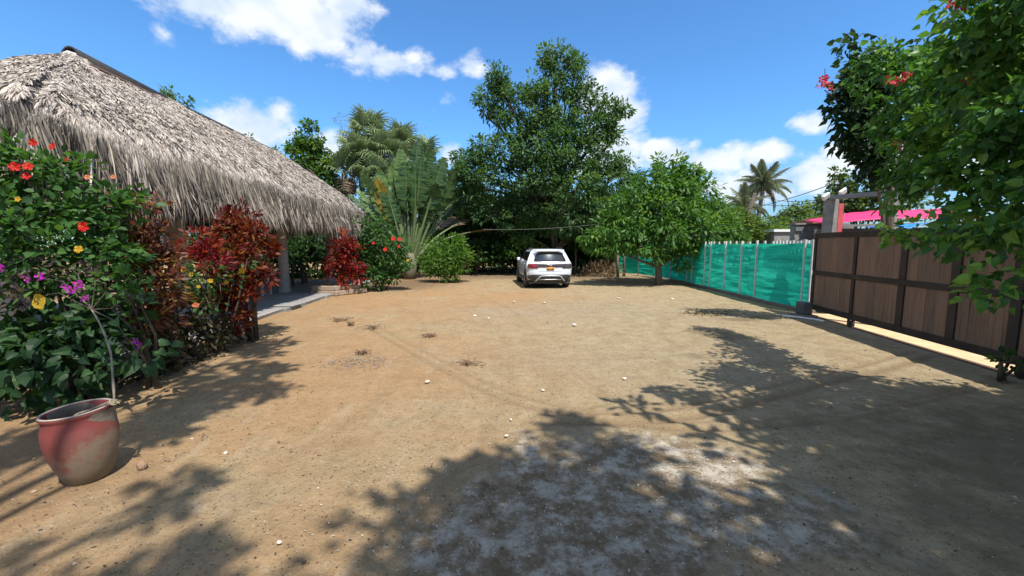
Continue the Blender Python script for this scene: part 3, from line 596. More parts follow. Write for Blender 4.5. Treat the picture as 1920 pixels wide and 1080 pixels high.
def build_fence():
    for i, (a, b) in enumerate(zip(FP[:-1], FP[1:])):
        mb = MB(); L = math.hypot(b[0] - a[0], b[1] - a[1]); nx, nz_ = max(3, int(L / .08)), 60; nrm = Vector((-(b[1] - a[1]), b[0] - a[0], 0)).normalized(); vs = []
        for u in range(nx + 1):
            for w in range(nz_ + 1):
                s, t = u / nx, w / nz_; x, y = a[0] + (b[0] - a[0]) * s, a[1] + (b[1] - a[1]) * s
                env = math.sin(math.pi * s) ** .5 if 0 < s < 1 else 0
                q = (noise.fractal(Vector((y * .8, t * 9 + y * .5 + 1.2 * noise.noise(Vector((y * .7, t * 2, 3))), i * .7)), 1, 2.1, 3) * .05 + .02 * noise.noise(Vector((y * 1.5, t * 26 + y, 2)))) * env + .05 * env * math.sin(t * 3.1)
                z = .09 + 1.68 * t + (1 - t) * .03 * noise.noise(Vector((y * 3, 0, 1))) - t * .03 * env + .015 * noise.noise(Vector((y * 5, 5, 1)))
                vs.append((x + nrm.x * (q + .012), y + nrm.y * (q + .012), z))
        k = nz_ + 1; mb.add(vs, [(u * k + w, (u + 1) * k + w, (u + 1) * k + w + 1, u * k + w + 1) for u in range(nx) for w in range(nz_)])
        mb.build('cloth_panel', M_CLOTH, fence, smooth=True)
    for i, p in enumerate(FP):
        mb = MB(); M = Matrix.Translation((p[0] - .035, p[1], 0)); mb.box(-.026, .026, -.022, .022, 0, 1.84, M=M); mb.build('post', M_WPOST, fence, bevel=.006)
    y = 10.0
    for k in range(22):       # pale picket tips showing above the cloth
        y += .15 if k < 12 else .42; x = np.interp(y, [p[1] for p in FP[:10]], [p[0] for p in FP[:10]]) + .06
        mb = MB(); mb.box(x - .02, x + .02, y - .035, y + .035, 1.5, 1.84 + random.uniform(-.02, .02)); mb.build('picket', M_WPOST, fence)
    mb = MB()
    pts = [(x - .02, y, .03) for x, y in FP[:10]]
    for a, b in zip(pts[:-1], pts[1:]):
        mb = MB(); d = Vector(b) - Vector(a); M = Matrix.Translation(a) @ Matrix.Rotation(math.atan2(d.y, d.x), 4, 'Z'); mb.box(.004, d.length - .004, -.16, .06, -.08, .07, M=M); mb.build('kerb', M_KERB, fence, bevel=.015)
build_fence()
# ---------------------------------------------------------------- sliding gate
def plank_mat():
    m = mat('weathered_brown_board', (.06, .034, .022), (.24, .16, .11), 3.0, .75, .25, stretch=(9, 9, .35), detail=9, c3=(.13, .075, .05), bscale=5)
    N, L = m.node_tree.nodes, m.node_tree.links; P = N['Principled BSDF']; src = P.inputs['Base Color'].links[0].from_socket; oi = N.new('ShaderNodeObjectInfo'); rr = ramp(N, [(.78, .76, .76), (.95, .90, .84), (1.12, 1.02, .92)]); L.new(oi.outputs['Random'], rr.inputs[0]); mm = N.new('ShaderNodeMix'); mm.data_type = 'RGBA'; mm.blend_type = 'MULTIPLY'; mm.inputs['Factor'].default_value = 1; L.new(src, mm.inputs['A']); L.new(rr.outputs[0], mm.inputs['B']); L.new(mm.outputs['Result'], P.inputs['Base Color']); return m
M_BOARD = plank_mat(); M_STEEL = mat('dark_gate_steel', (.018, .014, .012), (.035, .026, .021), 3, .6, .15, c3=(.075, .045, .028))
GC = [(7.29, 9.75), (7.07, 8.33), (6.87, 7.08), (6.72, 6.08), (6.58, 5.2), (6.40, 4.1), (6.22, 3.0)]
gate = empty('sliding_gate', (6.8, 7, 0), 'long dark steel sliding gate filled with brown boards', 'gate')
def build_gate():
    gd = Vector((GC[-1][0] - GC[0][0], GC[-1][1] - GC[0][1], 0)); ang = math.atan2(gd.y, gd.x); ux = gd.normalized(); S0 = Vector((GC[0][0], GC[0][1], 0))
    ss = [(Vector((p[0], p[1], 0)) - S0).dot(ux) for p in GC]; Ln = ss[-1]; M0 = Matrix.Translation(S0) @ Matrix.Rotation(ang, 4, 'Z')
    zb, zm, zt = .22, 1.05, 1.93
    for z, h in ((zb, .06), (zm, .05), (zt, .06)):
        mb = MB(); mb.box(-.04, Ln + .04, -.034, .034, z - h, z + h if z != zb else z + .06, M=M0); mb.build('rail', M_STEEL, gate, bevel=.006)
    for i, s in enumerate(ss):
        w = .045 if i < 2 else .07
        for (z0, z1) in ((zb + .062, zm - .052), (zm + .052, zt - .062)):
            mb = MB(); mb.box(s - w, s + w, -.04, .04, z0, z1, M=M0); mb.build('stile', M_STEEL, gate, bevel=.006)
    for i in range(len(ss) - 1):
        a, b = ss[i] + (.045 if i < 2 else .07), ss[i + 1] - (.045 if i + 1 < 2 else .07)
        n = max(3, round((b - a) / .2))
        for z0, z1 in ((zb + .062, zm - .052), (zm + .052, zt - .062)):
            for k in range(n):
                x0 = a + (b - a) * k / n + .002; x1 = a + (b - a) * (k + 1) / n - .002; dd = random.uniform(-.003, .003)
                mb = MB(); mb.box(x0, x1, -.012 + dd, .010 + dd, z0 + .001, z1 - .001, M=M0); mb.build('board', M_BOARD, gate)
    for s in (ss[1], ss[4] + .15, ss[6]):
        mb = MB(); M = M0 @ Matrix.Translation((s, 0, .07)) @ Matrix.Rotation(R(90), 4, 'X'); mb.lathe([(0, -.03), (.075, -.03), (.068, 0), (.075, .03), (0, .03)], 20, M=M); w = mb.build('wheel', M_STEEL, gate)
        mb = MB(); mb.box(s - .05, s + .05, -.045, -.035, .04, .20, M=M0); mb.box(s - .05, s + .05, .035, .045, .04, .20, M=M0); mb.build('wheel_bracket', M_STEEL, gate)
    mb = MB(); mb.box(.25, .40, .036, .05, zt - .03, zt + .02, M=M0); mb.build('latch_plate', mat('worn_white_metal', (.4, .4, .38), (.6, .6, .58)), gate, bevel=.006)
    # ground rail
    mb = MB(); mb.box(-.3, Ln + 2, -.02, .02, -.02, .022, M=M0); r = mb.build('gate_track', mat('rusty_steel', (.12, .06, .035), (.2, .12, .08), 9, .8)); tag(r, 'thin rusty steel track on the ground under the sliding gate', 'rail')
    mb = MB(); mb.box(-.2, Ln + 3, .06, .75, -.1, .018, M=M0); c = mb.build('pavement', mat('orange_cement_strip', (.50, .33, .17), (.6, .45, .26), 3, .9, .3)); tag(c, 'sunlit ochre strip of ground showing under the gate', None, None, 'structure')
    bx = empty('gate_motor', (7.0, 9.55, 0), 'dark grey box on a concrete foot at the fence end of the gate', 'gate motor')
    mb = MB(); mb.box(6.86, 7.10, 9.45, 9.72, .07, .36); mb.build('housing', mat('grey_plastic', (.06, .07, .075), (.10, .11, .11), 6, .6), bx, bevel=.03)
    mb = MB(); mb.box(6.78, 7.16, 9.35, 9.78, -.03, .068); mb.build('base', M_KERB, bx, bevel=.015)
    pv = MB(); pv.tube([(6.45, 9.55, .03), (6.62, 9.35, .04), (6.85, 9.1, .03), (6.9, 8.85, .03)], .022, 8); o = pv.build('white_pipe', mat('white_plastic', (.7, .7, .66))); tag(o, 'short piece of white pipe lying at the foot of the gate motor', 'pipe')
build_gate()
# ---------------------------------------------------------------- beyond the gate
M_CONC = mat('raw_concrete', (.17, .16, .15), (.30, .28, .26), 5, .9, .4); M_RED = mat('faded_red_paint', (.42, .05, .06), (.55, .10, .10), 6, .7, .2)
gp = empty('gate_portal', (7.9, 10.2, 0), 'grey concrete pillars with one red face carrying a steel beam over the gate', 'gantry')
mb = MB(); mb.box(7.82, 8.02, 10.1, 10.35, 0, 2.82); mb.build('pillar', M_CONC, gp, bevel=.01)
mb = MB(); mb.box(8.024, 8.15, 10.1, 10.35, 0, 2.72); p_ = mb.build('pillar', M_RED, gp, bevel=.01); p_['label'] = 'pillar face painted faded red'
mb = MB(); mb.box(8.30, 8.50, 9.05, 9.25, 0, 2.70); mb.build('pillar', M_CONC, gp, bevel=.01)
def bar(a, b, w, h, nm, m, par):
    a = Vector(a); b = Vector(b); d = b - a; M = Matrix.Translation(a) @ d.to_track_quat('X', 'Z').to_matrix().to_4x4(); mb = MB(); mb.box(0, d.length, -w, w, -h, h, M=M); return mb.build(nm, m, par)
bar((7.85, 10.15, 2.87), (8.75, 8.2, 2.84), .05, .05, 'beam', mat('grey_steel', (.16, .17, .18), (.24, .25, .26), 5, .5), gp)
for (x, y, z, lb) in ((7.76, 10.2, 2.90, 'white floodlight on the outer side of the grey pillar, facing the sky'), (8.10, 10.12, 3.0, 'white floodlight perched on the beam above the red pillar face')):
    t = empty('floodlight', (x, y, z - .08), lb, 'floodlight', 'floodlights on the gate pillar')
    M = Matrix.Translation((x, y, z)) @ Matrix.Rotation(R(-35), 4, 'Y') @ Matrix.Rotation(R(30), 4, 'X')
    mb = MB(); mb.box(-.09, .09, -.03, .03, -.07, .07, M=M); mb.build('housing', mat('white_lamp_housing', (.75, .75, .73)), t, bevel=.01)
    mb = MB(); mb.box(-.075, .075, -.034, -.0305, -.055, .055, M=M); mb.build('lens', mat('lamp_lens', (.8, .8, .78), None, 4, .2), t)
    mb = MB(); mb.tube([(x, y, z - .1), (x, y, z - .02)], .012, 6); mb.build('bracket', M_CONC, t)
def blocks():
    h = empty('block_building', (9.8, 13.6, 0), 'unfinished grey concrete block building behind the green fence', 'building')
    mb = MB(); mb.box(9.72, 11.4, 14.06, 14.3, 0, 2.40); mb.build('wall', M_CONC, h)
    mcs = [mat('concrete_block_%s' % n, c, tuple(x * 1.35 for x in c), 9, .95, .5) for n, c in (('dark', (.12, .12, .125)), ('mid', (.16, .155, .155)), ('light', (.19, .185, .18)))]
    mes = []
    for m in mcs:
        b = MB(); b.box(-.195, .195, -.03, .03, -.092, .092); me = b.mesh('block'); me.materials.append(m); mes.append(me)
    for row in range(8):
        for k in range(5):
            x = 9.9 + k * .4 + (.2 if row % 2 else 0); z = 2.28 - row * .2
            o = bpy.data.objects.new('block', random.choice(mes)); COL.objects.link(o); o.parent = h; o.location = Vector((x, 14.03, z)) - Vector(h.location)
    mb = MB(); mb.box(9.66, 11.5, 13.96, 14.36, 2.405, 2.45); mb.build('cap', M_CONC, h)
    mb = MB(); mb.box(10.55, 11.6, 14.38, 15.6, 2.44, 2.56); mb.build('roof', mat('terracotta_sheet', (.42, .13, .07), (.5, .2, .1)), h)
    # pink canopy
    t = empty('pink_canopy', (11, 12.5, 0), 'bright pink awning stretched over a low shed behind the gate', 'awning')
    mb = MB(); nu, nv = 16, 6; vs = []
    for i in range(nu + 1):
        for j in range(nv + 1):
            s, v = i / nu, j / nv; x = 9.75 + 3.1 * s + v * .35; y = 12.6 - 1.7 * s + v * 1.6; z = 2.36 + .42 * v * (1 - .3 * (1 - s)) + .10 * math.sin(math.pi * min(1, s * 1.2)) + .05 * s - (.10 * (1 - s) ** 2) * v
            z += .012 * math.sin(s * 40) * v; vs.append((x, y, z))
    k = nv + 1; fs = [(i * k + j, (i + 1) * k + j, (i + 1) * k + j + 1, i * k + j + 1) for i in range(nu) for j in range(nv)]
    mb.add(vs, fs); m, N, L, P, O = new_mat('pink_sheet'); P.inputs['Base Color'].default_value = (.72, .03, .14, 1); P.inputs['Roughness'].default_value = .55
    o = mb.build('sheet', m, t, smooth=True); so_ = o.modifiers.new('thick', 'SOLIDIFY'); so_.thickness = .02
    for (x, y) in ((9.8, 12.6), (11.2, 11.8), (12.8, 10.95)):
        mb = MB(); mb.tube([(x, y, 0), (x, y, 2.38)], .04, 8); mb.build('post', M_CONC, t)
    mb = MB(); mb.box(0, 3.5, -.05, .05, 0, 2.22, M=Matrix.Translation((9.75, 13.2, 0)) @ Matrix.Rotation(R(-27), 4, 'Z')); mb.build('back_wall', mat('shed_block', (.10, .095, .09), (.15, .14, .13), 5, .95, .3), t)
    mb = MB(); mb.box(9.75, 12.8, 0, .08, 2.26, 2.33, M=Matrix.Translation((0, 12.55, 0)) @ Matrix.Translation((9.75, 0, 0)) @ Matrix.Rotation(R(-28), 4, 'Z') @ Matrix.Translation((-9.75, 0, 0))); mb.build('fascia', M_CONC, t)
    b = empty('blue_tarp', (10.6, 11, 0), 'bright blue tarpaulin edge sagging below the pink awning', 'tarpaulin')
    mb = MB(); vs = []; nu, nv = 20, 4
    for i in range(nu + 1):
        for j in range(nv + 1):
            s, v = i / nu, j / nv; vs.append((9.95 + 1.9 * s, 10.9 - .5 * s + v * .7, 2.16 + .13 * s + .05 * math.sin(s * 17) * (1 - v) + .06 * v))
    k = nv + 1; mb.add(vs, [(i * k + j, (i + 1) * k + j, (i + 1) * k + j + 1, i * k + j + 1) for i in range(nu) for j in range(nv)])
    o = mb.build('sheet', mat('blue_tarpaulin', (.02, .17, .55), (.04, .28, .75), 5, .5), b, smooth=True); so_ = o.modifiers.new('thick', 'SOLIDIFY'); so_.thickness = .008
    for p in ((9.97, 10.95), (11.83, 10.45)):
        mb = MB(); mb.tube([(p[0], p[1], 0), (p[0], p[1], 2.2)], .03, 7); mb.build('pole', M_CONC, b)
    w = empty('white_shed', (13.52, 20, 2.22), 'small white roofed shed between the trees and the block building', 'shed'); w.location.z = 0
    x, y, z = (13.51, 20, 2.4)
    mb = MB(); mb.box(x - .7, x + .6, y, y + 2, z - .04, z + .08); mb.build('roof', mat('white_roof_sheet', (.7, .7, .7)), w); mb = MB(); mb.box(x - .6, x + .55, y + .1, y + 1.9, 0, z - .045); mb.build('wall', M_CONC, w)
blocks()
M_WIRE = mat('black_cable', (.02, .02, .02))
def wire(a, b, sag, label, r=.009, m=None):
    a = Vector(a); b = Vector(b); pts = [a.lerp(b, t) - Vector((0, 0, sag * 4 * t * (1 - t))) for t in np.linspace(0, 1, 15)]
    mb = MB(); mb.tube(pts, r, 5); o = mb.build('overhead_cable', m or M_WIRE); tag(o, label, 'cable', 'overhead cables beyond the fence'); return o
wire((12.48, 26, 3.88), (9.28, 12, 3.47), .3, 'topmost thin black cable running from the palms to the gate pillar', .012)
wire((17.42, 30, 5.63), (10.72, 14, 3.28), .35, 'second black cable from the top, sagging towards the gate pillar', .012)
wire((16.27, 30, 5.48), (10.72, 14, 3.25), .5, 'lowest of the three cables against the clouds', .012)
wire((7.5, 18, 2.63), (9.16, 12, 2.97), .3, 'black cable slanting in front of the light green trees', .010)
wire((6.06, 16, 2.12), (8.4, 11, 2.82), .35, 'lowest slanting cable just above the green fence', .010)
wire((-1.43, 20, 2.48), (4.68, 20, 2.79), .12, 'thin pale line strung in front of the dark trees above the car', .004, mat('pale_line', (.3, .3, .28)))
bpy.data.objects['overhead_cable.005']['group'] = 'line above the car'
# ---------------------------------------------------------------- clay pot
def pot_mat():
    m, N, L, P, O = new_mat('painted_clay'); tc = N.new('ShaderNodeTexCoord'); sp = N.new('ShaderNodeSeparateXYZ'); L.new(tc.outputs['Object'], sp.inputs[0])
    nz = N.new('ShaderNodeTexNoise'); nz.inputs['Scale'].default_value = 5; nz.inputs['Detail'].default_value = 8; nz.inputs['Roughness'].default_value = .7; L.new(tc.outputs['Object'], nz.inputs[0])
    def ma(op, a, b):
        n = N.new('ShaderNodeMath'); n.operation = op
        for i, v in enumerate((a, b)):
            if isinstance(v, (int, float)): n.inputs[i].default_value = v
            else: L.new(v, n.inputs[i])
        return n.outputs[0]
    f = ma('ADD', ma('MULTIPLY', sp.outputs[2], 2.2), ma('MULTIPLY', ma('SUBTRACT', nz.outputs[0], .5), 1.6)); f = ma('SUBTRACT', f, ma('MULTIPLY', sp.outputs[0], 1.5))
    r = ramp(N, [(.15, .12, .075), (.20, .145, .10), (.18, .06, .045), (.20, .042, .036)], [.04, .26, .48, .8]); L.new(f, r.inputs[0]); L.new(r.outputs[0], P.inputs['Base Color'])
    P.inputs['Roughness'].default_value = .6
    b = N.new('ShaderNodeBump'); b.inputs['Strength'].default_value = .25; b.inputs['Distance'].default_value = .01; L.new(nz.outputs[0], b.inputs['Height']); L.new(b.outputs[0], P.inputs['Normal']); return m
PC = (-3.10, 2.82)
pot = empty('clay_pot', (PC[0], PC[1], 0), 'big round red painted clay pot with a mud stained belly, standing on the dirt', 'pot')
mb = MB(); prof = [(0, 0), (.135, 0), (.165, .02), (.222, .12), (.265, .24), (.288, .36), (.282, .46), (.256, .53), (.262, .55), (.274, .565), (.272, .58), (.252, .583), (.243, .57), (.250, .50), (.262, .40), (.24, .24), (.10, .16), (0, .16)]
prof = [(r * .63 + .018, z * .91) for r, z in prof]
mb.lathe(prof, 56)
PM = pot_mat(); o = mb.build('body', PM, pot, smooth=True, wc=False); o.rotation_euler = (R(2), R(-3), 0)
mb = MB(); mb.lathe([(r * .63 + .018, z * .91) for r, z in ((.2565, .572), (.266, .5835), (.274, .579), (.272, .5875), (.256, .5905), (.247, .582))], 56); o = mb.build('rim', mat('worn_clay_rim', (.30, .22, .17), (.42, .34, .28), 12, .8, .2), pot, smooth=True, wc=False); o.rotation_euler = (R(2), R(-3), 0)
mb = MB(); mb.lathe([(.174, .523), (.166, .50), (.17, .45), (.175, .36), (.165, .27)], 40); mb.build('inner_wall', mat('raw_clay', (.13, .105, .08), (.2, .165, .13), 10, .9, .3), pot, smooth=True, wc=False)
mb = MB(); mb.lathe([(0, .29), (.12, .285), (.176, .27)], 30); o = mb.build('soil', mat('pot_soil', (.09, .06, .04), (.17, .12, .08), 20, .95, .8), pot, wc=False)
sap = empty('bougainvillea_sapling', (PC[0] + .24, PC[1] + .08, 0), 'thin pale stemmed bougainvillea sapling with magenta flowers arching up from the clay pot', 'sapling')
M_STEM = mat('pale_sapling_bark', (.15, .125, .085), (.30, .27, .20), 16, .85, .4); M_BARK = mat('grey_brown_bark', (.09, .068, .05), (.19, .155, .125), 5, .9, .7, stretch=(1, 1, .3)); M_DSTEM = mat('dark_stem', (.05, .04, .028), (.11, .085, .06), 8, .9)
rim = (-2.89, 2.84, 0.56)
stem = [(rim[0] - .2, rim[1] - .12, rim[2] - .2), (rim[0] - .19, rim[1] - .1, rim[2] - .06), (rim[0] - .12, rim[1] - .05, rim[2] - .03), (rim[0] - .04, rim[1], rim[2] + .005), rim, (-2.94, 2.9, 0.76), (-3.04, 3, 0.9), (-3.29, 3.2, 1.04), (-3.62, 3.45, 1.15), (-3.87, 3.6, 1.24)]
mb = MB(); sp_ = [tuple(p) for p in spline(stem, 5)]; mb.tube(sp_, [.0095 - .004 * i / len(sp_) + .0016 * math.sin(i * 1.7) for i in range(len(sp_))], 8); mb.build('stem', M_STEM, sap, smooth=True)
mb = MB()
for k in range(3):
    c = Vector(rim) + Vector((0, 0, .01 * k)); mb.tube([c + Vector((math.cos(a) * .022, math.sin(a) * .022, .006 * math.sin(a * 2 + k))) for a in np.linspace(0, 6.28, 12)], .004, 5)
mb.tube([Vector(rim), Vector(rim) + Vector((.04, -.02, .02)), Vector(rim) + Vector((.07, -.03, .01))], .003, 4)
mb.build('twine', mat('hemp_twine', (.3, .24, .15), (.42, .34, .22)), sap)
mb = MB()
for e in ((-4.55, 3.9, 1.39), (-4.26, 3.9, 1.5), (-3.49, 3.6, 1.23), (-3.23, 3.4, 0.98), (-4.54, 3.8, 1.2), (-3.1, 3.3, 0.79), (-3.86, 3.8, 1.4)):
    s = Vector(stem[-2]); e = Vector(e); m_ = s.lerp(e, .5) + Vector((0, 0, .1)); mb.tube([s, m_, e], [.005, .0035, .0015], 5)
mb.build('twig', M_DSTEM, sap)
# ---------------------------------------------------------------- leaf materials
G_HIB = [(0.0193, 0.0537, 0.015), (0.0322, 0.0913, 0.0214), (0.0537, 0.1341, 0.0322), (0.0913, 0.1931, 0.0483)]
G_DARK = [(0.0132, 0.0385, 0.0154), (0.022, 0.0605, 0.022), (0.0385, 0.088, 0.0308), (0.055, 0.1155, 0.0385)]
G_BOUG = [(0.025, 0.0713, 0.0214), (0.0428, 0.1248, 0.0285), (0.0804, 0.1961, 0.0357), (0.1961, 0.3389, 0.0625)]
G_MANGO = [(0.0319, 0.0878, 0.0174), (0.0559, 0.1436, 0.0261), (0.0957, 0.2074, 0.0362), (0.1755, 0.2871, 0.0508)]
G_BIG = [(0.0378, 0.0831, 0.0328), (0.0516, 0.1162, 0.0401), (0.0826, 0.1661, 0.0546), (0.1465, 0.2408, 0.0729)]
G_LIME = [(.04, .10, .015), (.08, .17, .02), (.14, .24, .03), (.2, .3, .04)]
C_RED = [(0.0225, 0.005, 0.0085), (0.0824, 0.0075, 0.0126), (0.2097, 0.0138, 0.0168), (0.2995, 0.0437, 0.0253), (0.3145, 0.1248, 0.0337)]
C_BROWN = [(0.0286, 0.0156, 0.013), (0.078, 0.026, 0.0208), (0.156, 0.052, 0.0325), (0.221, 0.104, 0.039), (0.26, 0.195, 0.065)]
C_ORANGE = [(0.0188, 0.005, 0.0054), (0.075, 0.009, 0.0097), (0.1499, 0.0215, 0.0118), (0.2035, 0.0537, 0.0162), (0.1607, 0.0931, 0.0269)]
C_PURPLE = [(.02, .018, .02), (.05, .035, .045), (.11, .07, .07), (.16, .17, .08)]
_mats = {}
def LM(nm, cols, **k):
    if nm not in _mats: _mats[nm] = (leaf_mat(nm, cols, **k), leaf_mat(nm + '_single', cols, single=True, **k))
    return _mats[nm]
# ---------------------------------------------------------------- flowers
def flower_mat(nm, c, t=.35):
    if nm in bpy.data.materials: return bpy.data.materials[nm]
    m = leaf_mat(nm, [tuple(x * .8 for x in c), c], .5, t, (1.2, 1.1, 1.1)); return m
def flower(par, p, r, m, facing=(0.2, -1, .4), n=5, name='flower', seed=0):
    f = Vector(facing).normalized(); r = r * .86; M = Matrix.Translation(Vector(p)) @ f.to_track_quat('Z', 'Y').to_matrix().to_4x4() @ Matrix.Rotation(seed, 4, 'Z'); mb = MB()
    for k in range(n):
        a = 2 * math.pi * k / n; A_ = Matrix.Rotation(a, 4, 'Z')
        vs = [M @ A_ @ Vector(q) for q in ((0, 0, 0), (r * .42, -r * .34, r * .25), (r * .85, -r * .38, r * .32), (r, 0, r * .18), (r * .85, r * .38, r * .32), (r * .42, r * .34, r * .25), (r * .55, 0, r * .18))]
        mb.add(vs, [(0, 1, 2, 6), (6, 2, 3), (6, 3, 4), (0, 6, 4, 5)])
    o = mb.build(name, m, par)
    st = MB(); st.tube([M @ Vector((0, 0, 0)), M @ Vector((0, 0, r * .8))], r * .05, 5); st.tube([M @ Vector((0, 0, r * .8)), M @ Vector((0, 0, r * 1.05))], r * .11, 5)
    s = link('stamen', st.mesh('stamen'), flower_mat('stamen_yellow', (.7, .45, .05))); s.parent = o; s.matrix_parent_inverse = o.matrix_basis.inverted()
    s.matrix_parent_inverse = Matrix.Identity(4); return o
F_RED = flower_mat('hibiscus_red', (.75, .02, .015)); F_YEL = flower_mat('hibiscus_yellow', (.72, .40, .02)); F_ORG = flower_mat('hibiscus_peach', (.75, .25, .12)); F_MAG = flower_mat('bract_magenta', (.45, .02, .42)); F_PINK = flower_mat('bract_pink', (.75, .06, .10))
def shrub(sname, blobs, label, cat, mats, T, key, Ls, Ws, base=None, stems=5, group=None, **kw):
    bs = np.array([b[:3] for b in blobs]); c = bs.mean(0); base = base or (c[0], c[1] + .15, 0)
    t = empty(sname, (base[0], base[1], 0), label, cat, group)
    foliage(t, mats, blobs, T, key, Ls, Ws, **kw)
    rs = random.Random(len(blobs) * 7 + int(abs(c[0]) * 100))
    for b in (list(blobs) * 3)[:max(stems, len(blobs))]:
        s = Vector((base[0] + rs.uniform(-.12, .12), base[1] + rs.uniform(-.1, .1), -.05)); e = Vector(b[:3]) + Vector((rs.uniform(-.5, .5), rs.uniform(-.5, .5), rs.uniform(-.2, .6))) * b[3]
        m1 = s.lerp(e, .45) + Vector((rs.uniform(-.1, .1), rs.uniform(-.1, .1), .12)); mb = MB(); mb.tube([s, m1, s.lerp(e, .8).lerp(m1, .1), e], [.022, .016, .01, .004], 5); mb.build('stem', M_DSTEM, t, smooth=True)
    return t
HIB = dict(dens=9, subr=.17, per=26, droop=.15, up=.8, shell=(.35, 1.05), out=.6)
h1 = shrub('hibiscus_bush', [(-5.2, 4.4, 2.49, 0.311), (-4.92, 4.6, 2.35, 0.368), (-4.91, 4.2, 1.97, 0.382), (-4.72, 4.6, 2, 0.371), (-5.34, 4.2, 2.03, 0.327), (-4.79, 4.2, 1.59, 0.386), (-4.73, 4.9, 2.14, 0.286), (-4.58, 4.6, 1.64, 0.35), (-5.11, 4, 1.49, 0.368), (-4.72, 4.4, 1.24, 0.349), (-5.51, 4.2, 2.4, 0.324), (-5.84, 4.8, 2.68, 0.246)],
    'tall glossy green hibiscus bush with red flowers in front of the thatch', 'hibiscus', LM('hibiscus_leaf', G_HIB), T_OVAL, 'ov', .085, .055, singles=300, **HIB)
for i, (p, r) in enumerate([((-4.92, 4.3, 2.75), .045), ((-4.83, 4.4, 2.73), .05), ((-4.73, 4.4, 2.59), .045), ((-4.84, 4.05, 2.46), .055), ((-4.77, 4.1, 2.47), .05), ((-4.8, 4.1, 2.38), .045), ((-4.18, 4, 1.88), .06), ((-5.32, 4.2, 2.56), .05)]):
    flower(h1, p, r, F_RED, (random.uniform(-.3, .8), -1, random.uniform(-.3, .5)), seed=i)
for i, (p, r) in enumerate([((-4.55, 3.8, 2.12), .028), ((-4.2, 3.95, 1.66), .045), ((-4.4, 4.3, 2.4), .035), ((-4.23, 4.4, 2.42), .03)]):
    o = flower(h1, p, r, F_YEL if i < 2 else F_ORG, (.3, -1, .3), seed=i); o['label'] = 'yellow flower' if i < 2 else 'peach coloured flower bud'
h2 = shrub('hibiscus_bush', [(-4.19, 4.4, 1.27, 0.198), (-4.35, 4.4, 1.12, 0.146), (-4.26, 4.6, 1.09, 0.134)], 'bright green young hibiscus shoots amid the dark middle of the hedge', 'hibiscus', LM('hibiscus_leaf', G_HIB), T_OVAL, 'ov', .10, .06, singles=60, **dict(HIB, per=20))
h3 = shrub('broadleaf_plant', [(-5.09, 4.1, 0.88, 0.34), (-4.56, 4, 0.74, 0.333), (-4.24, 4.1, 0.63, 0.276), (-4.86, 4, 0.46, 0.324), (-4.55, 4.1, 0.38, 0.25), (-5.25, 3.9, 0.66, 0.367), (-4.01, 4.2, 0.58, 0.17), (-4.99, 3.9, 0.22, 0.159), (-4.29, 4.4, 0.82, 0.176), (-4.36, 4.3, 0.9, 0.229)],
    'dark large leaved understory filling the shaded foot of the hedge behind the pot', 'shrub', LM('dark_leaf', G_DARK), T_HEART, 'ht', .12, .10, singles=200, dens=6, subr=.2, per=17, droop=.6, up=.5, shell=(.3, 1.05), out=.5)
yl = MB(); yl.add([Vector((-4.3, 3.65, 1.19)) + Vector((math.cos(a) * .062, 0.01 * math.sin(3 * a), math.sin(a) * .075)) for a in np.linspace(0, 6.28, 12)[:-1]], [tuple(range(11))]); o = yl.build('leaf', flower_mat('yellowed_leaf', (.55, .36, .03), .3), h3); o['label'] = 'single round yellowed leaf'
foliage(sap, LM('sapling_leaf', C_PURPLE), [(-4.56, 3.9, 1.37, 0.144), (-4.22, 3.85, 1.4, 0.163), (-3.91, 3.8, 1.4, 0.13), (-4.54, 3.8, 1.2, 0.101), (-3.37, 3.5, 1.17, 0.102), (-3.22, 3.4, 0.88, 0.091), (-4.77, 3.9, 1.5, 0.128), (-4.9, 3.9, 1.29, 0.129)], T_OVAL, 'ov', .05, .032, dens=14, subr=.11, per=14, singles=0)
for i, (p, r) in enumerate([((-4.27, 3.55, 1.41), .032), ((-4.2, 3.6, 1.42), .04), ((-3.77, 3.5, 1.35), .045), ((-3.78, 3.45, 1.31), .035), ((-3.66, 3.45, 1.25), .034), ((-3.88, 3.5, 1.33), .03), ((-3.02, 3.2, 0.91), .032), ((-4.54, 3.6, 1.49), .04)]):
    for q in range(3): flower(sap, Vector(p) + Vector((random.uniform(-.02, .02), 0.01 * q, random.uniform(-.02, .02))), r, F_MAG, (random.uniform(-.8, .8), -1, random.uniform(-.4, .8)), n=3, name='flower', seed=i + q)
CRO = dict(T=T_NARROW, key='nr', dens=19, subr=.13, per=20, droop=.0, up=.6, out=.9, shell=(.3, 1.05), cbias=.55)
shrub('croton_bush', [(-4.9, 5.4, 2.05, 0.295), (-4.92, 5.3, 1.77, 0.249), (-4.77, 5.4, 1.7, 0.283), (-4.78, 5.2, 1.36, 0.329), (-4.58, 5.2, 1.15, 0.289), (-4.68, 5, 0.97, 0.233), (-4.79, 5.6, 1.41, 0.221), (-4.54, 5, 0.77, 0.267)], 'tall bronze brown croton bush in the middle of the hedge', 'croton', LM('croton_brown', C_BROWN), Ls=.10, Ws=.032, singles=150, **CRO)
shrub('croton_bush', [(-6.14, 6.2, 2.9, 0.207), (-6.01, 6.2, 2.79, 0.159), (-6.29, 6.2, 2.79, 0.127), (-6.15, 6.2, 2.61, 0.16)], 'bronze croton tip rising above the hibiscus against the thatch', 'croton', LM('croton_brown', C_BROWN), Ls=.10, Ws=.032, base=(-6.0, 5.9, 0), **CRO)
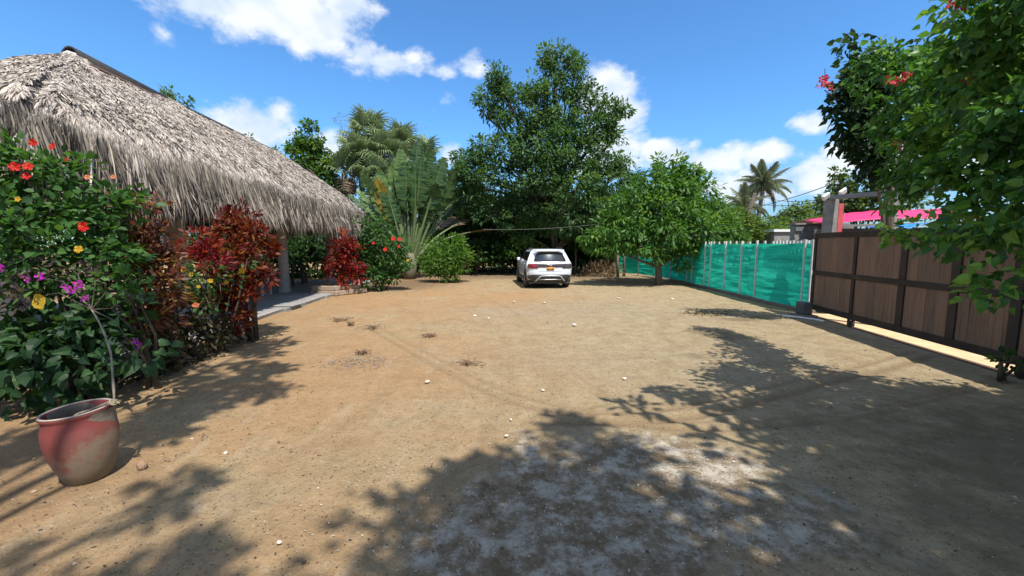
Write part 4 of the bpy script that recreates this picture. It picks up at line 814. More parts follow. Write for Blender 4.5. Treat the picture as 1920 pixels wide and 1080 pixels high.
shrub('croton_bush', [(-5.05, 6.6, 1.72, 0.207), (-5.17, 6.6, 1.61, 0.156), (-4.82, 6.5, 1.49, 0.205), (-4.63, 6.4, 1.37, 0.168), (-4.95, 6.5, 1.45, 0.154)], 'crimson croton beside the hanging thatch, left of the large orange one', 'croton', LM('croton_red', C_RED), Ls=.10, Ws=.034, singles=80, **CRO)
shrub('croton_bush', [(-4.89, 7.4, 2.16, 0.25), (-4.89, 7.2, 1.89, 0.357), (-4.6, 7.3, 1.79, 0.305), (-4.4, 7.3, 1.6, 0.191), (-4.69, 7, 1.43, 0.368), (-4.44, 7.1, 1.23, 0.225), (-4.84, 6.9, 0.97, 0.31), (-4.52, 6.9, 0.93, 0.256), (-4.75, 6.7, 0.59, 0.268), (-4.61, 6.7, 0.36, 0.143), (-4.89, 6.7, 0.82, 0.231)], 'large orange red croton bush at the hut entrance', 'croton', LM('croton_orange', C_ORANGE), Ls=.11, Ws=.036, singles=200, **CRO)
h4 = shrub('allamanda_bush', [(-4.99, 6.2, 1.21, 0.213), (-4.72, 6.1, 1.1, 0.242), (-4.58, 6.2, 1.21, 0.205), (-4.9, 6, 0.91, 0.223), (-4.54, 6, 0.87, 0.191), (-4.45, 6.5, 1.27, 0.128), (-4.34, 6.6, 1.44, 0.104)], 'green bush with small yellow flowers between the crotons', 'shrub', LM('hibiscus_leaf', G_HIB), T_OVAL, 'ov', .07, .035, singles=100, **dict(HIB, per=20))
for i, (p, r) in enumerate([((-4.66, 5.75, 1.35), .06), ((-4.35, 5.6, 1.13), .03), ((-4.25, 5.7, 1.2), .04), ((-4.33, 5.5, 0.88), .055), ((-4.06, 6.1, 1.32), .06), ((-4.24, 6.1, 1.24), .03), ((-4.6, 5.4, 1.59), .03), ((-4.52, 5.7, 1.29), .035), ((-4.24, 6, 1.15), .04)]):
    o = flower(h4, p, r, F_YEL if i not in (3,) else F_ORG, (.3, -1, .3), seed=i)
shrub('low_shrub', [(-4.64, 5.2, 0.09, 0.211), (-4.54, 4.85, 0.03, 0.145), (-4.76, 6, 0.14, 0.21), (-4.94, 6.7, 0.18, 0.197), (-5.01, 7.2, 0.19, 0.154), (-4.64, 5.6, 0.12, 0.181), (-4.87, 5.8, 0.7, 0.309), (-4.69, 5.3, 0.43, 0.299), (-4.74, 5.8, 0.39, 0.272), (-4.48, 4.7, 0.25, 0.19), (-4.72, 6.2, 0.46, 0.249), (-5.02, 6, 0.91, 0.239), (-4.74, 5.2, 0.45, 0.244), (-4.72, 6, 0.67, 0.24)], 'dark tangled low shrub in shade under the crotons', 'shrub', LM('understory_leaf', [(.012, .022, .012), (.03, .04, .02), (.07, .05, .03), (.13, .10, .05)]), T_OVAL, 'ov', .085, .05, singles=60, **HIB)
shrub('croton_bush', [(-5.85, 14.2, 1.85, 0.334), (-6.14, 14.2, 1.51, 0.335), (-5.58, 14.2, 1.51, 0.335), (-5.93, 14.1, 1.15, 0.408), (-5.51, 14.2, 0.96, 0.299), (-6.17, 14.1, 0.78, 0.26), (-5.68, 14.1, 0.55, 0.335), (-5.39, 14.2, 0.68, 0.225)], 'bright crimson croton growing from the timber planter at the end of the hut', 'croton', LM('croton_red', C_RED), Ls=.16, Ws=.055, singles=60, base=(-6.2, 14.6, 0), **dict(CRO, dens=7, subr=.2))
h5 = shrub('hibiscus_bush', [(-5.35, 15.2, 2.29, 0.396), (-4.89, 15.3, 2.1, 0.559), (-4.33, 15.4, 1.7, 0.443), (-5.18, 15.2, 1.5, 0.598), (-4.52, 15.3, 1.1, 0.563), (-5.33, 15, 0.91, 0.513), (-4.78, 15.1, 0.61, 0.438), (-4.24, 15.5, 0.99, 0.367), (-5.28, 14.8, 0.34, 0.352), (-5.47, 14.5, 0.08, 0.23)], 'rounded green hibiscus bush with red flowers between the crimson croton and the travellers palm', 'hibiscus', LM('hibiscus_leaf', G_HIB), T_OVAL, 'ov', .12, .075, singles=100, **dict(HIB, dens=5, subr=.26, per=30))
for i, (p, r) in enumerate([((-4.28, 14.7, 1.93), .10), ((-4.05, 14.7, 1.91), .08), ((-4.96, 14.6, 1.78), .07), ((-4.55, 14.6, 1.55), .09), ((-4.08, 14.7, 1.66), .06), ((-3.82, 14.9, 1.15), .06)]):
    flower(h5, p, r, F_RED if i < 5 else F_YEL, (.2, -1, .4), seed=i)
shrub('round_shrub', [(-3.45, 18.8, 1.46, 0.591), (-2.83, 18.8, 1.58, 0.64), (-3.18, 18.6, 0.97, 0.733), (-2.58, 18.7, 0.97, 0.59), (-3.67, 18.6, 0.73, 0.441), (-2.42, 18.8, 1.26, 0.395), (-2.92, 18.5, 0.61, 0.585)], 'light green feathery rounded shrub right of the travellers palm', 'shrub', LM('lime_leaf', [(.03, .08, .012), (.06, .14, .02), (.10, .20, .03), (.16, .26, .045)]), T_NARROW, 'nr', .17, .05, singles=40, dens=5, subr=.28, per=34, droop=0, up=.5, out=.7, shell=(.4, 1.02))
# ---------------------------------------------------------------- travellers palm
def paddle(L, W, petiole, bend, tears, seed, sheath=.07):
    rd = random.Random(seed); mb = MB(); n = 22; pts = []
    for i in range(n + 1):
        t = i / n; pts.append(Vector((0, bend * t * t, L * t)))
    def ax(t): return Vector((0, bend * t * t * 1.0, t))
    # petiole
    tot = petiole + L; P_ = lambda t: Vector((0, bend * (t / tot) ** 2 * tot, t * (1 - .12 * abs(bend) * (t / tot))))
    mb.tube([P_(petiole * k / 8) for k in range(9)], [sheath * (1.6 - 1.0 * k / 8) for k in range(9)], 7, 1)
    k = 26; rows = []
    for i in range(k + 1):
        t = i / k; w = W * (math.sin(math.pi * min(1, .06 + t * .9)) ** .55) * (1 - .25 * t)
        rows.append((P_(petiole + L * t), w, t))
    for sd in (-1, 1):
        i = 0
        while i < k:
            j = min(k, i + rd.randint(1, 3) if tears else i + 2)
            off = rd.uniform(-.06, .12) * (1 if tears else .3); dr = rd.uniform(-.10, .04) * (2.2 if tears else .6)
            idx = list(range(i, j + 1)); vs = []
            for q in idx:
                p, w, t = rows[q]; g = .03 if tears and q in (i, j) else 0
                sgn = (1 if q == i else -1 if q == j else 0) * g * L * .35
                c = p; e1 = p + Vector((sd * w * .5, off * .4 + .05, w * .10)); e2 = p + Vector((sd * w, off + dr * .5 + .06, w * .28 + sgn + dr * .3))
                vs += [c, e1, e2]
            f = []
            for q in range(len(idx) - 1):
                a = q * 3; f += [(a, a + 1, a + 4, a + 3), (a + 1, a + 2, a + 5, a + 4)]
            mb.add(vs, f, 0); i = j
    mb.tube([rows[q][0] + Vector((0, -.012, 0)) for q in range(0, k + 1, 2)], [.03 * (1 - q / k) + .005 for q in range(0, k + 1, 2)], 5, 1)
    return mb
def tp_mat(nm, c1, c2, tr=.35):
    m, N, L, P, O = new_mat(nm); tc = N.new('ShaderNodeTexCoord'); mp = N.new('ShaderNodeMapping'); mp.inputs['Scale'].default_value = (.6, .6, 5); L.new(tc.outputs['Object'], mp.inputs[0])
    nz = N.new('ShaderNodeTexNoise'); nz.inputs['Scale'].default_value = 2.5; nz.inputs['Detail'].default_value = 4; L.new(mp.outputs[0], nz.inputs[0]); r = ramp(N, [c1, c2], [.35, .65]); L.new(nz.outputs[0], r.inputs[0])
    L.new(r.outputs[0], P.inputs['Base Color']); P.inputs['Roughness'].default_value = .4; t = N.new('ShaderNodeBsdfTranslucent'); L.new(r.outputs[0], t.inputs[0]); mx = N.new('ShaderNodeMixShader'); mx.inputs[0].default_value = tr
    b = N.new('ShaderNodeBump'); b.inputs['Strength'].default_value = .5; b.inputs['Distance'].default_value = .04; L.new(nz.outputs[0], b.inputs['Height']); L.new(b.outputs[0], P.inputs['Normal'])
    L.new(P.outputs[0], mx.inputs[1]); L.new(t.outputs[0], mx.inputs[2]); L.new(mx.outputs[0], O.inputs[0]); return m
M_TP = tp_mat('paddle_leaf_green', (.022, .062, .014), (.07, .135, .032)); M_TPL = tp_mat('paddle_leaf_pale', (.075, .145, .04), (.18, .27, .09)); M_TPY = tp_mat('paddle_leaf_yellow', (.33, .28, .04), (.40, .22, .04)); M_TPB = tp_mat('paddle_leaf_dry', (.10, .065, .035), (.16, .11, .06), .1); M_PET = mat('palm_petiole', (.075, .11, .04), (.14, .18, .075), 4, .5)
trav = empty('travellers_palm', (-5.2, 20.6, 0), 'tall travellers palm with broad paddle leaves fanned behind the hibiscus bush', 'palm')
def build_trav():
    specs = [  # angle in the fan plane (deg from vertical, + right), petiole, blade, half width, bend, torn, material, sideways twist, forward tilt
        (-4, 3.4, 2.9, .50, .10, 0, M_TPL, 25, -4), (4, 3.6, 3.1, .55, .05, 1, M_TP, -30, 3), (10, 3.5, 3.0, .62, .12, 1, M_TP, 10, -6), (-10, 3.1, 2.6, .50, .18, 0, M_TPL, 35, -8), (-17, 2.9, 2.5, .45, .2, 1, M_TPL, 20, -8),
        (16, 3.3, 2.9, .62, .15, 1, M_TP, -20, 8), (22, 3.2, 2.6, .55, .3, 1, M_TP, 15, -4), (2, 2.6, 2.6, .55, .3, 1, M_TP, 0, -14), (-25, 2.7, 2.2, .42, .3, 1, M_TPL, 30, -5), (-20, 2.6, 2.3, .42, .5, 1, M_TPY, 10, -9),
        (-29, 3.6, 2.0, .38, .5, 1, M_TPY, 10, -4), (-24, 3.4, 2.0, .38, .6, 1, M_TP, -10, -8), (-34, 3.2, 1.9, .36, .5, 1, M_TP, 20, -6), (-19, 3.2, 2.1, .42, .5, 1, M_TPL, -20, -8), (-22, 3.7, 1.8, .36, .9, 1, M_TPY, 20, -4), (-38, 3.4, 1.8, .34, .4, 1, M_TPY, 0, -2), (-27, 2.7, 1.9, .38, .8, 1, M_TPL, 10, -14),
        (22, 3.5, 2.4, .55, .5, 1, M_TP, -20, -8), (25, 3.3, 2.2, .5, .7, 1, M_TP, 20, -6), (28, 3.3, 2.0, .46, 1.1, 1, M_TPB, 0, -6), (24, 3.0, 2.0, .5, 1.2, 1, M_TPB, 30, -12), (30, 3.1, 1.9, .44, 1.4, 1, M_TPB, -25, -10),
        (-12, 3.0, 2.5, .55, .3, 1, M_TP, -25, 4), (7, 3.2, 2.7, .62, .1, 1, M_TP, 0, 8), (19, 3.1, 2.6, .6, .3, 1, M_TP, 25, 4), (0, 3.0, 2.6, .6, .15, 1, M_TP, 10, 7), (-22, 2.7, 2.2, .5, .4, 1, M_TPL, -10, 3), (-7, 2.9, 2.4, .5, .3, 1, M_TP, 20, -10), (6, 2.9, 2.5, .5, .3, 1, M_TP, -20, -10), (14, 2.9, 2.5, .55, .4, 1, M_TP, 10, -12), (-14, 2.4, 2.0, .45, .3, 1, M_TP, 0, 12), (8, 2.9, 2.6, .5, .2, 1, M_TP, 40, 12), (18, 2.5, 2.0, .5, .9, 1, M_TP, 0, -16)]
    base = Vector((-5.2, 20.6, .55))
    for i, (a, pe, L_, W_, bd, tr, m, tw, fw) in enumerate(specs):
        s = .94; o = paddle(L_ * s, W_ * 1.0, pe * .93, bd * .5, tr, i).build('leaf', [m, M_PET], trav, smooth=False, wc=False)
        if m is M_TPY: o['label'] = 'yellow torn leaf'
        if m is M_TPB: o['label'] = 'dry brown hanging leaf'
        # lean: rotate in the fan plane (about Y), with bending axis outward
        out = 1 if a > 0 else -1
        Mx = Matrix.Translation(base - Vector(trav.location) + Vector((math.sin(R(a)) * .22, 0, 0))) @ Matrix.Rotation(R(14), 4, 'Z') @ Matrix.Rotation(R(a), 4, 'Y') @ Matrix.Rotation(R(fw), 4, 'X') @ Matrix.Rotation(R(-90 * out if (abs(a) > 20.5 and bd >= .4) else (180 if fw < 0 else 0)), 4, 'Z') @ Matrix.Rotation(R(tw + (out * 32 if (abs(a) > 20.5 and bd >= .4) else 0)), 4, 'Z')
        o.matrix_basis = Mx
    mb = MB(); mb.tube([(-5.2, 20.6, -.1), (-5.2, 20.6, .5), (-5.2, 20.6, 1.3)], [.30, .34, .30], 14); mb.build('trunk', mat('palm_base', (.09, .085, .05), (.17, .155, .10), 6, .8, .4, stretch=(1, 1, .2)), trav, smooth=True)
build_trav()
# ---------------------------------------------------------------- fan palms and coconut palms
def fan_leaf(r, pet, seed, m, droop=.5):
    rd = random.Random(seed); mb = MB(); mb.tube([(0, 0, 0), (0, pet * .5, .05), (0, pet, 0)], [.022, .018, .014], 5, 1); n = 22
    for k in range(n):
        a = R(-150 + 300 * k / (n - 1)); d = Vector((math.sin(a), math.cos(a), 0)); s = Vector((d.y, -d.x, 0)); l = r * rd.uniform(.85, 1.05) * (1 - .12 * abs(a) / 2.6); c = Vector((0, pet, 0)); w = .06 * r
        vs = [c, c + d * l * .5 + s * w + Vector((0, 0, .02)), c + d * l * .5 - s * w + Vector((0, 0, .02)), c + d * l * .5 + Vector((0, 0, -.03 * r)), c + d * l * .78 + s * w * .55 + Vector((0, 0, -droop * .18 * r)), c + d * l * .78 - s * w * .55 + Vector((0, 0, -droop * .18 * r)), c + d * l * .93 + Vector((0, 0, -droop * r * rd.uniform(.45, .9)))]
        mb.add(vs, [(0, 3, 1), (0, 2, 3), (3, 4, 1), (3, 2, 5), (3, 5, 4), (4, 5, 6)], 0)
    me = mb.mesh('fan_leaf'); me.materials.append(m); me.materials.append(M_PET); return me
M_FAN = tp_mat('fan_leaf_green', (.14, .20, .08), (.26, .33, .15), .4); M_FANY = tp_mat('fan_leaf_yellowing', (.40, .34, .09), (.30, .34, .11), .4); M_FAND = tp_mat('fan_leaf_dry', (.16, .11, .07), (.24, .18, .12), .1)
FANS = [fan_leaf(1.0, .9, 1, M_FAN), fan_leaf(.9, 1.0, 2, M_FAN, .8), fan_leaf(1.0, .8, 3, M_FANY, .9), fan_leaf(.85, .8, 4, M_FAND, 1.2)]
def fan_palm(x, y, h, label, n=26, r=1.0, seed=1, skew=0, dead=4):
    rd = random.Random(seed); t = empty('fan_palm', (x, y, 0), label, 'palm', 'fan palms behind the travellers palm'); mb = MB(); mb.tube([(x, y, -.1), (x + .05, y, h * .5), (x + skew, y, h)], [.2, .16, .15], 10); mb.build('trunk', M_BARK, t, smooth=True)
    for k in range(n):
        ph = k * 2.4 + rd.uniform(-.3, .3); el = R(80 - 125 * (k / n) ** .85 + rd.uniform(-8, 8)); me = FANS[0 if k < n * .5 else (1 if k < n * .8 else 2)]
        if k >= n - dead: me = FANS[3]; el = R(-70)
        o = bpy.data.objects.new('fan_leaf', me); COL.objects.link(o); o.parent = t
        q_ = r * rd.uniform(.7, 1.0); o.matrix_basis = Matrix.Translation((skew, 0, h)) @ Matrix.Rotation(ph, 4, 'Z') @ Matrix.Rotation(el, 4, 'X') @ Matrix.Rotation(rd.uniform(-.8, .8), 4, 'Y') @ Matrix.Diagonal((q_, q_, q_, 1))
    return t
fan_palm(-7.8, 25.0, 7.2, 'fan palm with a dense mop of fronds in the middle of the clump', 22, 1.1, 9, .1, 4)
fan_palm(-8.9, 24.6, 7.0, 'fan palm with hanging yellow fronds on the roof side of the clump', 20, 1.05, 10, -.1, 7)
fan_palm(-8.6, 25.5, 8.3, 'tallest fan palm with an upright tuft, above the roof end', 22, 1.15, 1, -.2)
fan_palm(-7.1, 26.5, 8.0, 'fan palm close behind the travellers palm leaf tips', 20, 1.1, 2)
fan_palm(-9.7, 24.2, 5.9, 'lower fan palm with yellowing drooping fronds nearest the roof', 19, 1.05, 3, -.1, 7)
fan_palm(-7.9, 24.0, 5.6, 'short fan palm in the middle of the clump below the tallest', 18, 1.0, 4, .1, 5)
fan_palm(-6.0, 27.5, 7.4, 'greyish fan palm right of the clump, half hidden by the big paddle leaves', 18, 1.05, 5, .2, 8)
fan_palm(-6.9, 23.6, 4.2, 'lowest fan palm squeezed behind the travellers palm stalks', 18, .95, 6, .0, 3)
def coco_leaf(L_, seed, m, droop):
    rd = random.Random(seed); mb = MB(); n = 26; P_ = [Vector((0, L_ * t * (1 - .18 * droop * t * t), -droop * L_ * .62 * t ** 2.0 + .12 * L_ * math.sin(t * 2))) for t in np.linspace(0, 1, n + 1)]
    mb.tube(P_[::2], [.04 * (1 - i / 14) + .008 for i in range(len(P_[::2]))], 5, 1)
    for i in range(3, n):
        for sd in (-1, 1):
            for q in range(2):
                t = (i + q * .5) / n; p = P_[i].lerp(P_[i + 1], q * .5); l = L_ * .26 * math.sin(math.pi * (.12 + .82 * t)) * rd.uniform(.8, 1.1); d = Vector((sd * .8, .55, -.35 - .5 * droop + rd.uniform(-.2, .2))).normalized(); w = .038
                tip = p + d * l + Vector((0, 0, -.35 * l * droop)); mid = p + d * l * .5
                mb.add([p + Vector((0, -w, 0)), mid + Vector((0, -w, .01)), tip, mid + Vector((0, w, .01)), p + Vector((0, w, 0))], [(0, 1, 2, 3, 4)], 0)
    me = mb.mesh('frond'); me.materials.append(m); me.materials.append(M_PET); return me
M_COCO = tp_mat('coconut_frond', (.13, .16, .08), (.24, .27, .15), .4); M_COCOD = tp_mat('coconut_frond_dry', (.20, .15, .09), (.28, .22, .14), .1)
COCO = [coco_leaf(3.0, 1, M_COCO, .35), coco_leaf(3.0, 2, M_COCO, .8), coco_leaf(2.8, 3, M_COCO, 1.3), coco_leaf(2.4, 4, M_COCOD, 1.8)]
def coco_palm(pts, label, s, n, seed, rad=.17):
    rd = random.Random(seed); t = empty('coconut_palm', (pts[0][0], pts[0][1], 0), label, 'palm'); mb = MB(); sp = [tuple(p) for p in spline(pts, 6)]; mb.tube(sp, [rad * (1.3 - .5 * i / len(sp)) for i in range(len(sp))], 10); mb.build('trunk', mat('palm_trunk', (.16, .14, .12), (.28, .25, .22), 5, .9, .4, stretch=(.3, .3, 3)) if 'palm_trunk' not in bpy.data.materials else bpy.data.materials['palm_trunk'], t, smooth=True)
    top = Vector(pts[-1])
    for k in range(n):
        ph = k * 2.39996 + rd.uniform(-.2, .2); f = k / n; me = COCO[0 if f < .3 else 1 if f < .6 else 2 if f < .87 else 3]; el = R(75 - 85 * f + rd.uniform(-8, 8))
        o = bpy.data.objects.new('frond', me); COL.objects.link(o); o.parent = t; o.matrix_basis = Matrix.Translation(top - Vector(t.location)) @ Matrix.Rotation(ph, 4, 'Z') @ Matrix.Rotation(el, 4, 'X') @ Matrix.Diagonal((s, s, s, 1))
    mb = MB()
    for k in range(7):
        a = k * .9; mb.lathe([(0, -.13), (.09, -.09), (.12, 0), (.08, .1), (0, .13)], 8, M=Matrix.Translation(top + Vector((math.cos(a) * .26 * s, math.sin(a) * .26 * s, -.28 * s))))
    mb.build('coconuts', mat('coconut_green', (.14, .15, .05), (.25, .2, .08)) if 'coconut_green' not in bpy.data.materials else bpy.data.materials['coconut_green'], t)
coco_palm([(21.1, 35, -.1), (21.0, 35, 3.5), (21.25, 35, 6.64)], 'tall coconut palm against the white clouds beyond the fence', .82, 24, 3)
coco_palm([(19.7, 34, -.1), (19.8, 34, 3), (19.21, 34, 4.85)], 'shorter coconut palm left of the tall one, crown just above the treetops', .72, 20, 5)
lp = empty('leaning_pole', (13.2, 24, 0), 'dark leaning pole in front of the coconut palms', 'pole'); mb = MB(); a_, b_ = Vector((12.2, 22, 1.76)), Vector((12.95, 22, 4.47)); d_ = (b_ - a_); mb.tube([a_ - d_ * .8, a_, b_], [.16, .14, .09], 8); mb.build('pole', M_DSTEM, lp, smooth=True)
# ---------------------------------------------------------------- trees
def tree(tname, blobs, label, base, top, r0, mats, T, key, Ls, Ws, cat='tree', group=None, **kw):
    t = empty(tname, (base[0], base[1], 0), label, cat, group); lk = {k: kw.pop(k) for k in ('maxb', 'jit') if k in kw}
    limbs(t, M_BARK, base, top, r0, blobs, **lk); kw.setdefault('name', 'crown'); foliage(t, mats, blobs, T, key, Ls, Ws, **kw); return t
BT = dict(dens=1.7, subr=.42, per=62, droop=.35, up=.6, out=.6, shell=(.45, 1.05), cbias=.55)
big = [(2.2, 22, 11.31, 0.659), (2.89, 22, 11.21, 0.55), (1.65, 22, 11.42, 0.439), (3.3, 22, 10.87, 0.44), (2.34, 22, 10.48, 0.552), (3.45, 22, 10.21, 0.608), (2.77, 22, 9.82, 0.609),
 (-0.97, 22, 10.35, 0.552), (-0.42, 22, 9.82, 0.664), (-1.39, 22, 9.15, 0.5), (-1.53, 22, 8.62, 0.39), (0, 22, 8.89, 0.945), (1.11, 22, 9.82, 0.719), (1.39, 22, 8.62, 1.113), (2.51, 22, 8.35, 1.059), (0.42, 22, 7.81, 1.006), (-0.7, 22, 8.22, 0.502),
 (4.03, 22, 9.15, 0.722), (5.01, 22, 8.49, 0.724), (5.7, 22, 8.75, 0.445), (4.75, 22, 7.68, 0.783), (5.32, 22, 7.41, 0.504), (3.63, 22, 7.81, 0.838), (2.19, 21.5, 6.88, 1.207), (0.84, 22, 6.46, 1.125), (-0.56, 22, 6.46, 0.957), (-1.69, 22, 6.59, 0.731), (-2.26, 22, 5.77, 0.79),
 (3.44, 21.5, 6.08, 1.156), (4.79, 22, 6.18, 0.901), (5.78, 22, 5.91, 0.733), (6.36, 22, 5.49, 0.509), (4.99, 21.5, 4.87, 0.942), (3.25, 21, 4.53, 1.084), (1.66, 21.5, 5, 1.163), (0, 22, 4.94, 0.964), (-1.56, 22, 5.08, 0.906), (-2.83, 22, 4.94, 0.68), (4.09, 21, 3.33, 0.927), (2.73, 21, 3.19, 0.927), (5.57, 21.5, 3.78, 0.668), (2.34, 22.5, 2.92, 0.82), (1.17, 22.5, 3.5, 0.817), (3.66, 22.5, 2.63, 0.762), (-0.06, 22.5, 3.3, 0.76), (-1.31, 22.5, 3.59, 0.817), (4.86, 22.6, 2.43, 0.707), (0.74, 22.8, 2.29, 0.536), (-2.34, 22.6, 3.88, 0.761), (-2.65, 23, 6.39, 0.589), (-2.97, 22, 5.63, 0.621)]
tree('big_tree', big, 'tallest leafy tree behind the white car', (2.6, 24.6, 0), (2.4, 23.6, 8.0), .28, LM('big_tree_leaf', G_BIG), T_OVAL, 'ov', .20, .085, singles=0, jit=.25, **BT)
mango = [(6.71, 18, 4.8, 0.694), (7.53, 18, 4.58, 0.648), (5.97, 17.5, 4.28, 0.767), (7.01, 17.5, 3.84, 0.904), (8.14, 18, 3.9, 0.744), (5.43, 17.5, 3.61, 0.724), (8.88, 18, 3.09, 0.654), (4.66, 17.5, 3.06, 0.681), (5.96, 17, 3.02, 0.927), (7.29, 17, 2.91, 0.883), (4.98, 17, 2.36, 0.709), (3.99, 17, 2.36, 0.576), (3.44, 17, 2.03, 0.444), (6.32, 16.7, 2.24, 0.74), (7.76, 17, 2.14, 0.754), (8.79, 17.5, 2.15, 0.548), (4.37, 16.7, 1.81, 0.437), (9.49, 18, 2.63, 0.422), (5.18, 16.5, 1.7, 0.432), (7.35, 17, 1.59, 0.445), (8.39, 17.3, 1.36, 0.363), (3.11, 17, 1.92, 0.222), (4.18, 16.8, 1.48, 0.308), (5.77, 16.6, 1.31, 0.305), (6.92, 17, 1.21, 0.357), (3.56, 17, 1.66, 0.312), (9.87, 18, 2.05, 0.47), (9.32, 17.8, 1.65, 0.373)]
tree('mango_tree', mango, 'spreading bright green mango tree with narrow leaves in front of the green fence', (6.3, 17.4, 0), (6.1, 17.2, 2.3), .16, LM('mango_leaf', G_MANGO), T_NARROW, 'nr', .22, .065, dens=3.2, subr=.32, per=48, droop=.7, up=.4, out=.7, shell=(.4, 1.05), cbias=.5)
ml = bpy.data.objects; 
tree('dense_tree', [(-11.58, 24, 8.37, 0.427), (-11.78, 24, 7.63, 0.673), (-11.33, 24, 7.48, 0.612), (-12.12, 24, 6.89, 0.675), (-11.52, 24, 6.59, 0.799), (-12.03, 24, 5.84, 0.863), (-11.11, 24, 5.69, 0.802), (-12.51, 24, 5.39, 0.68), (-10.58, 24, 5.08, 0.619), (-11.49, 24, 4.32, 0.931), (-10.27, 24, 3.87, 0.684), (-10.7, 24, 6.44, 0.308)], 'dense bright green tree rising behind the sloping end of the thatch', (-11.2, 24.4, 0), (-11.4, 24.3, 5), .2, LM('dense_tree_leaf', [(.03, .075, .012), (.05, .12, .018), (.09, .17, .025), (.14, .23, .03)]), T_OVAL, 'ov', .2, .11, dens=3.2, subr=.3, per=34, droop=.3, up=.7, out=.5, shell=(.5, 1.05))
tree('small_tree', [(-17.95, 22, 9.55, 0.277), (-17.61, 22, 9.37, 0.333), (-17.16, 22, 9.15, 0.278), (-18.29, 22, 9.47, 0.166)], 'treetop peeking over the thatch ridge', (-17.6, 22, 0), (-17.6, 22, 8.6), .15, LM('big_tree_leaf', G_BIG), T_OVAL, 'ov', .2, .1, dens=4, subr=.25, per=20)
tree('small_tree', [(-15.04, 24, 7.72, 0.245), (-13.5, 24, 7.01, 0.215)], 'faint treetop just showing over the lower thatch slope', (-14.6, 24.5, 0), (-14.6, 24.5, 7.2), .12, LM('big_tree_leaf', G_BIG), T_OVAL, 'ov', .18, .08, dens=4, subr=.25, per=20)
tree('bare_tree', [(-12.18, 30, 10.41, 0.457), (-7.29, 31, 9.94, 0.552), (-11.63, 30, 9.85, 0.305)], 'thin grey nearly bare treetop above the fan palms', (-12, 31, 0), (-12, 31, 8), .12, LM('grey_twig_leaf', [(.12, .10, .09), (.2, .17, .15)]), T_RHOMB, 'rh', .14, .04, dens=2.5, subr=.35, per=16)
tree('portal_tree', [(12.17, 15, 3.91, 0.502), (11.72, 15, 3.53, 0.426), (12.6, 15, 3.44, 0.504), (13.15, 15, 3.82, 0.503), (12.25, 15, 3.05, 0.506), (12.94, 15, 2.96, 0.428), (13.52, 15, 2.96, 0.467), (13.21, 14, 3.32, 0.471), (11.87, 15, 4.1, 0.309), (14.41, 15, 2.86, 0.389)], 'rounded olive green tree behind the concrete pillars and beam', (13.4, 15.6, 0), (13.0, 15.4, 2.4), .16, LM('portal_leaf', [(.025, .05, .018), (.045, .085, .025), (.08, .13, .035), (.14, .19, .05)]), T_OVAL, 'ov', .17, .09, dens=3.6, subr=.28, per=30, shell=(.45, 1.05))
lg = LM('light_tree_leaf', [(.035, .075, .015), (.07, .13, .025), (.12, .19, .035), (.17, .24, .05)])
for i, (bl, lb) in enumerate([([(14.17, 28, 3.87, 0.799), (15.11, 28, 3.33, 0.874), (16.06, 28, 2.79, 0.803), (14.05, 28, 2.79, 0.73)], 'light green bushy tree between the mango tree and the leaning pole'),
    ([(17.14, 28, 2.97, 0.802), (18.06, 28, 2.79, 0.73), (16.44, 28, 2.43, 0.658)], 'low mid green tree under the coconut palm crowns'),
    ([(20.26, 30, 3.83, 0.623), (21.03, 30, 4.02, 0.701), (19.93, 30, 3.06, 0.703)], 'light yellowish green tree over the small white shed'),
    ([(23.67, 32, 4.18, 0.831), (24.49, 32, 4.38, 0.747), (23.08, 32, 3.77, 0.665)], 'yellowish green tree directly over the block building')]):
    c = bl[0]; tree('bushy_tree', bl, lb, (c[0], c[1] + .3, 0), (c[0], c[1] + .2, 2), .14, lg, T_OVAL, 'ov', .22, .1, group='light trees beyond the fence', dens=2.6, subr=.4, per=32, shell=(.4, 1.05))
# dark undergrowth beneath and beside the big tree
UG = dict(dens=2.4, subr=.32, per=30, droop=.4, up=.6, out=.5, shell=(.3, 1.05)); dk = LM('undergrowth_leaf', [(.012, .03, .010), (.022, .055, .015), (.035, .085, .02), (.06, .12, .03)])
for i, (bl, lb) in enumerate([
    ([(-2.5, 24, 2.94, 0.937), (-1.84, 23.5, 2.01, 0.921), (-2.71, 23, 1.4, 0.663), (-1.66, 23, 1.1, 0.664)], 'dark shrub directly right of the feathery light green shrub'),
    ([(-0.78, 24, 2.63, 1.001), (-0.62, 23.5, 1.39, 0.862), (0, 24, 2.01, 0.753), (-1.06, 23, 0.8, 0.484)], 'dark shrub between the light green shrub and the car'),
    ([(0.82, 25, 2.35, 1.044), (1.63, 25, 1.86, 0.915), (0.82, 25, 1.05, 0.787)], 'dark shrub directly behind the left side of the car roof'),
    ([(2.99, 25.5, 2.36, 1.131), (4, 25.5, 1.7, 1.001), (3.01, 25.5, 1.03, 0.803)], 'dark shrub behind the right side of the car roof'),
    ([(4.9, 25, 2.02, 1.111), (5.78, 24.5, 1.38, 0.899), (4.66, 24.5, 0.9, 0.708)], 'dark shrub right of the car above the dry brush heap'),
    ([(6.98, 26, 1.36, 0.886), (7.81, 26, 2.04, 0.951), (7.52, 26, 0.68, 0.683)], 'dark shrub behind the far corner of the green fence'),
    ([(-3.71, 26, 3.71, 1.08), (-4.4, 26, 2.71, 1.017), (-3.39, 26, 2.37, 0.882)], 'dark shrub behind the dry hanging paddle leaves')]):
    c = np.array([b[:3] for b in bl]).mean(0); shrub('undergrowth_shrub', bl, lb, 'shrub', dk, T_OVAL, 'ov', .2, .1, group='dark shrubs under the big tree', stems=7, **UG)
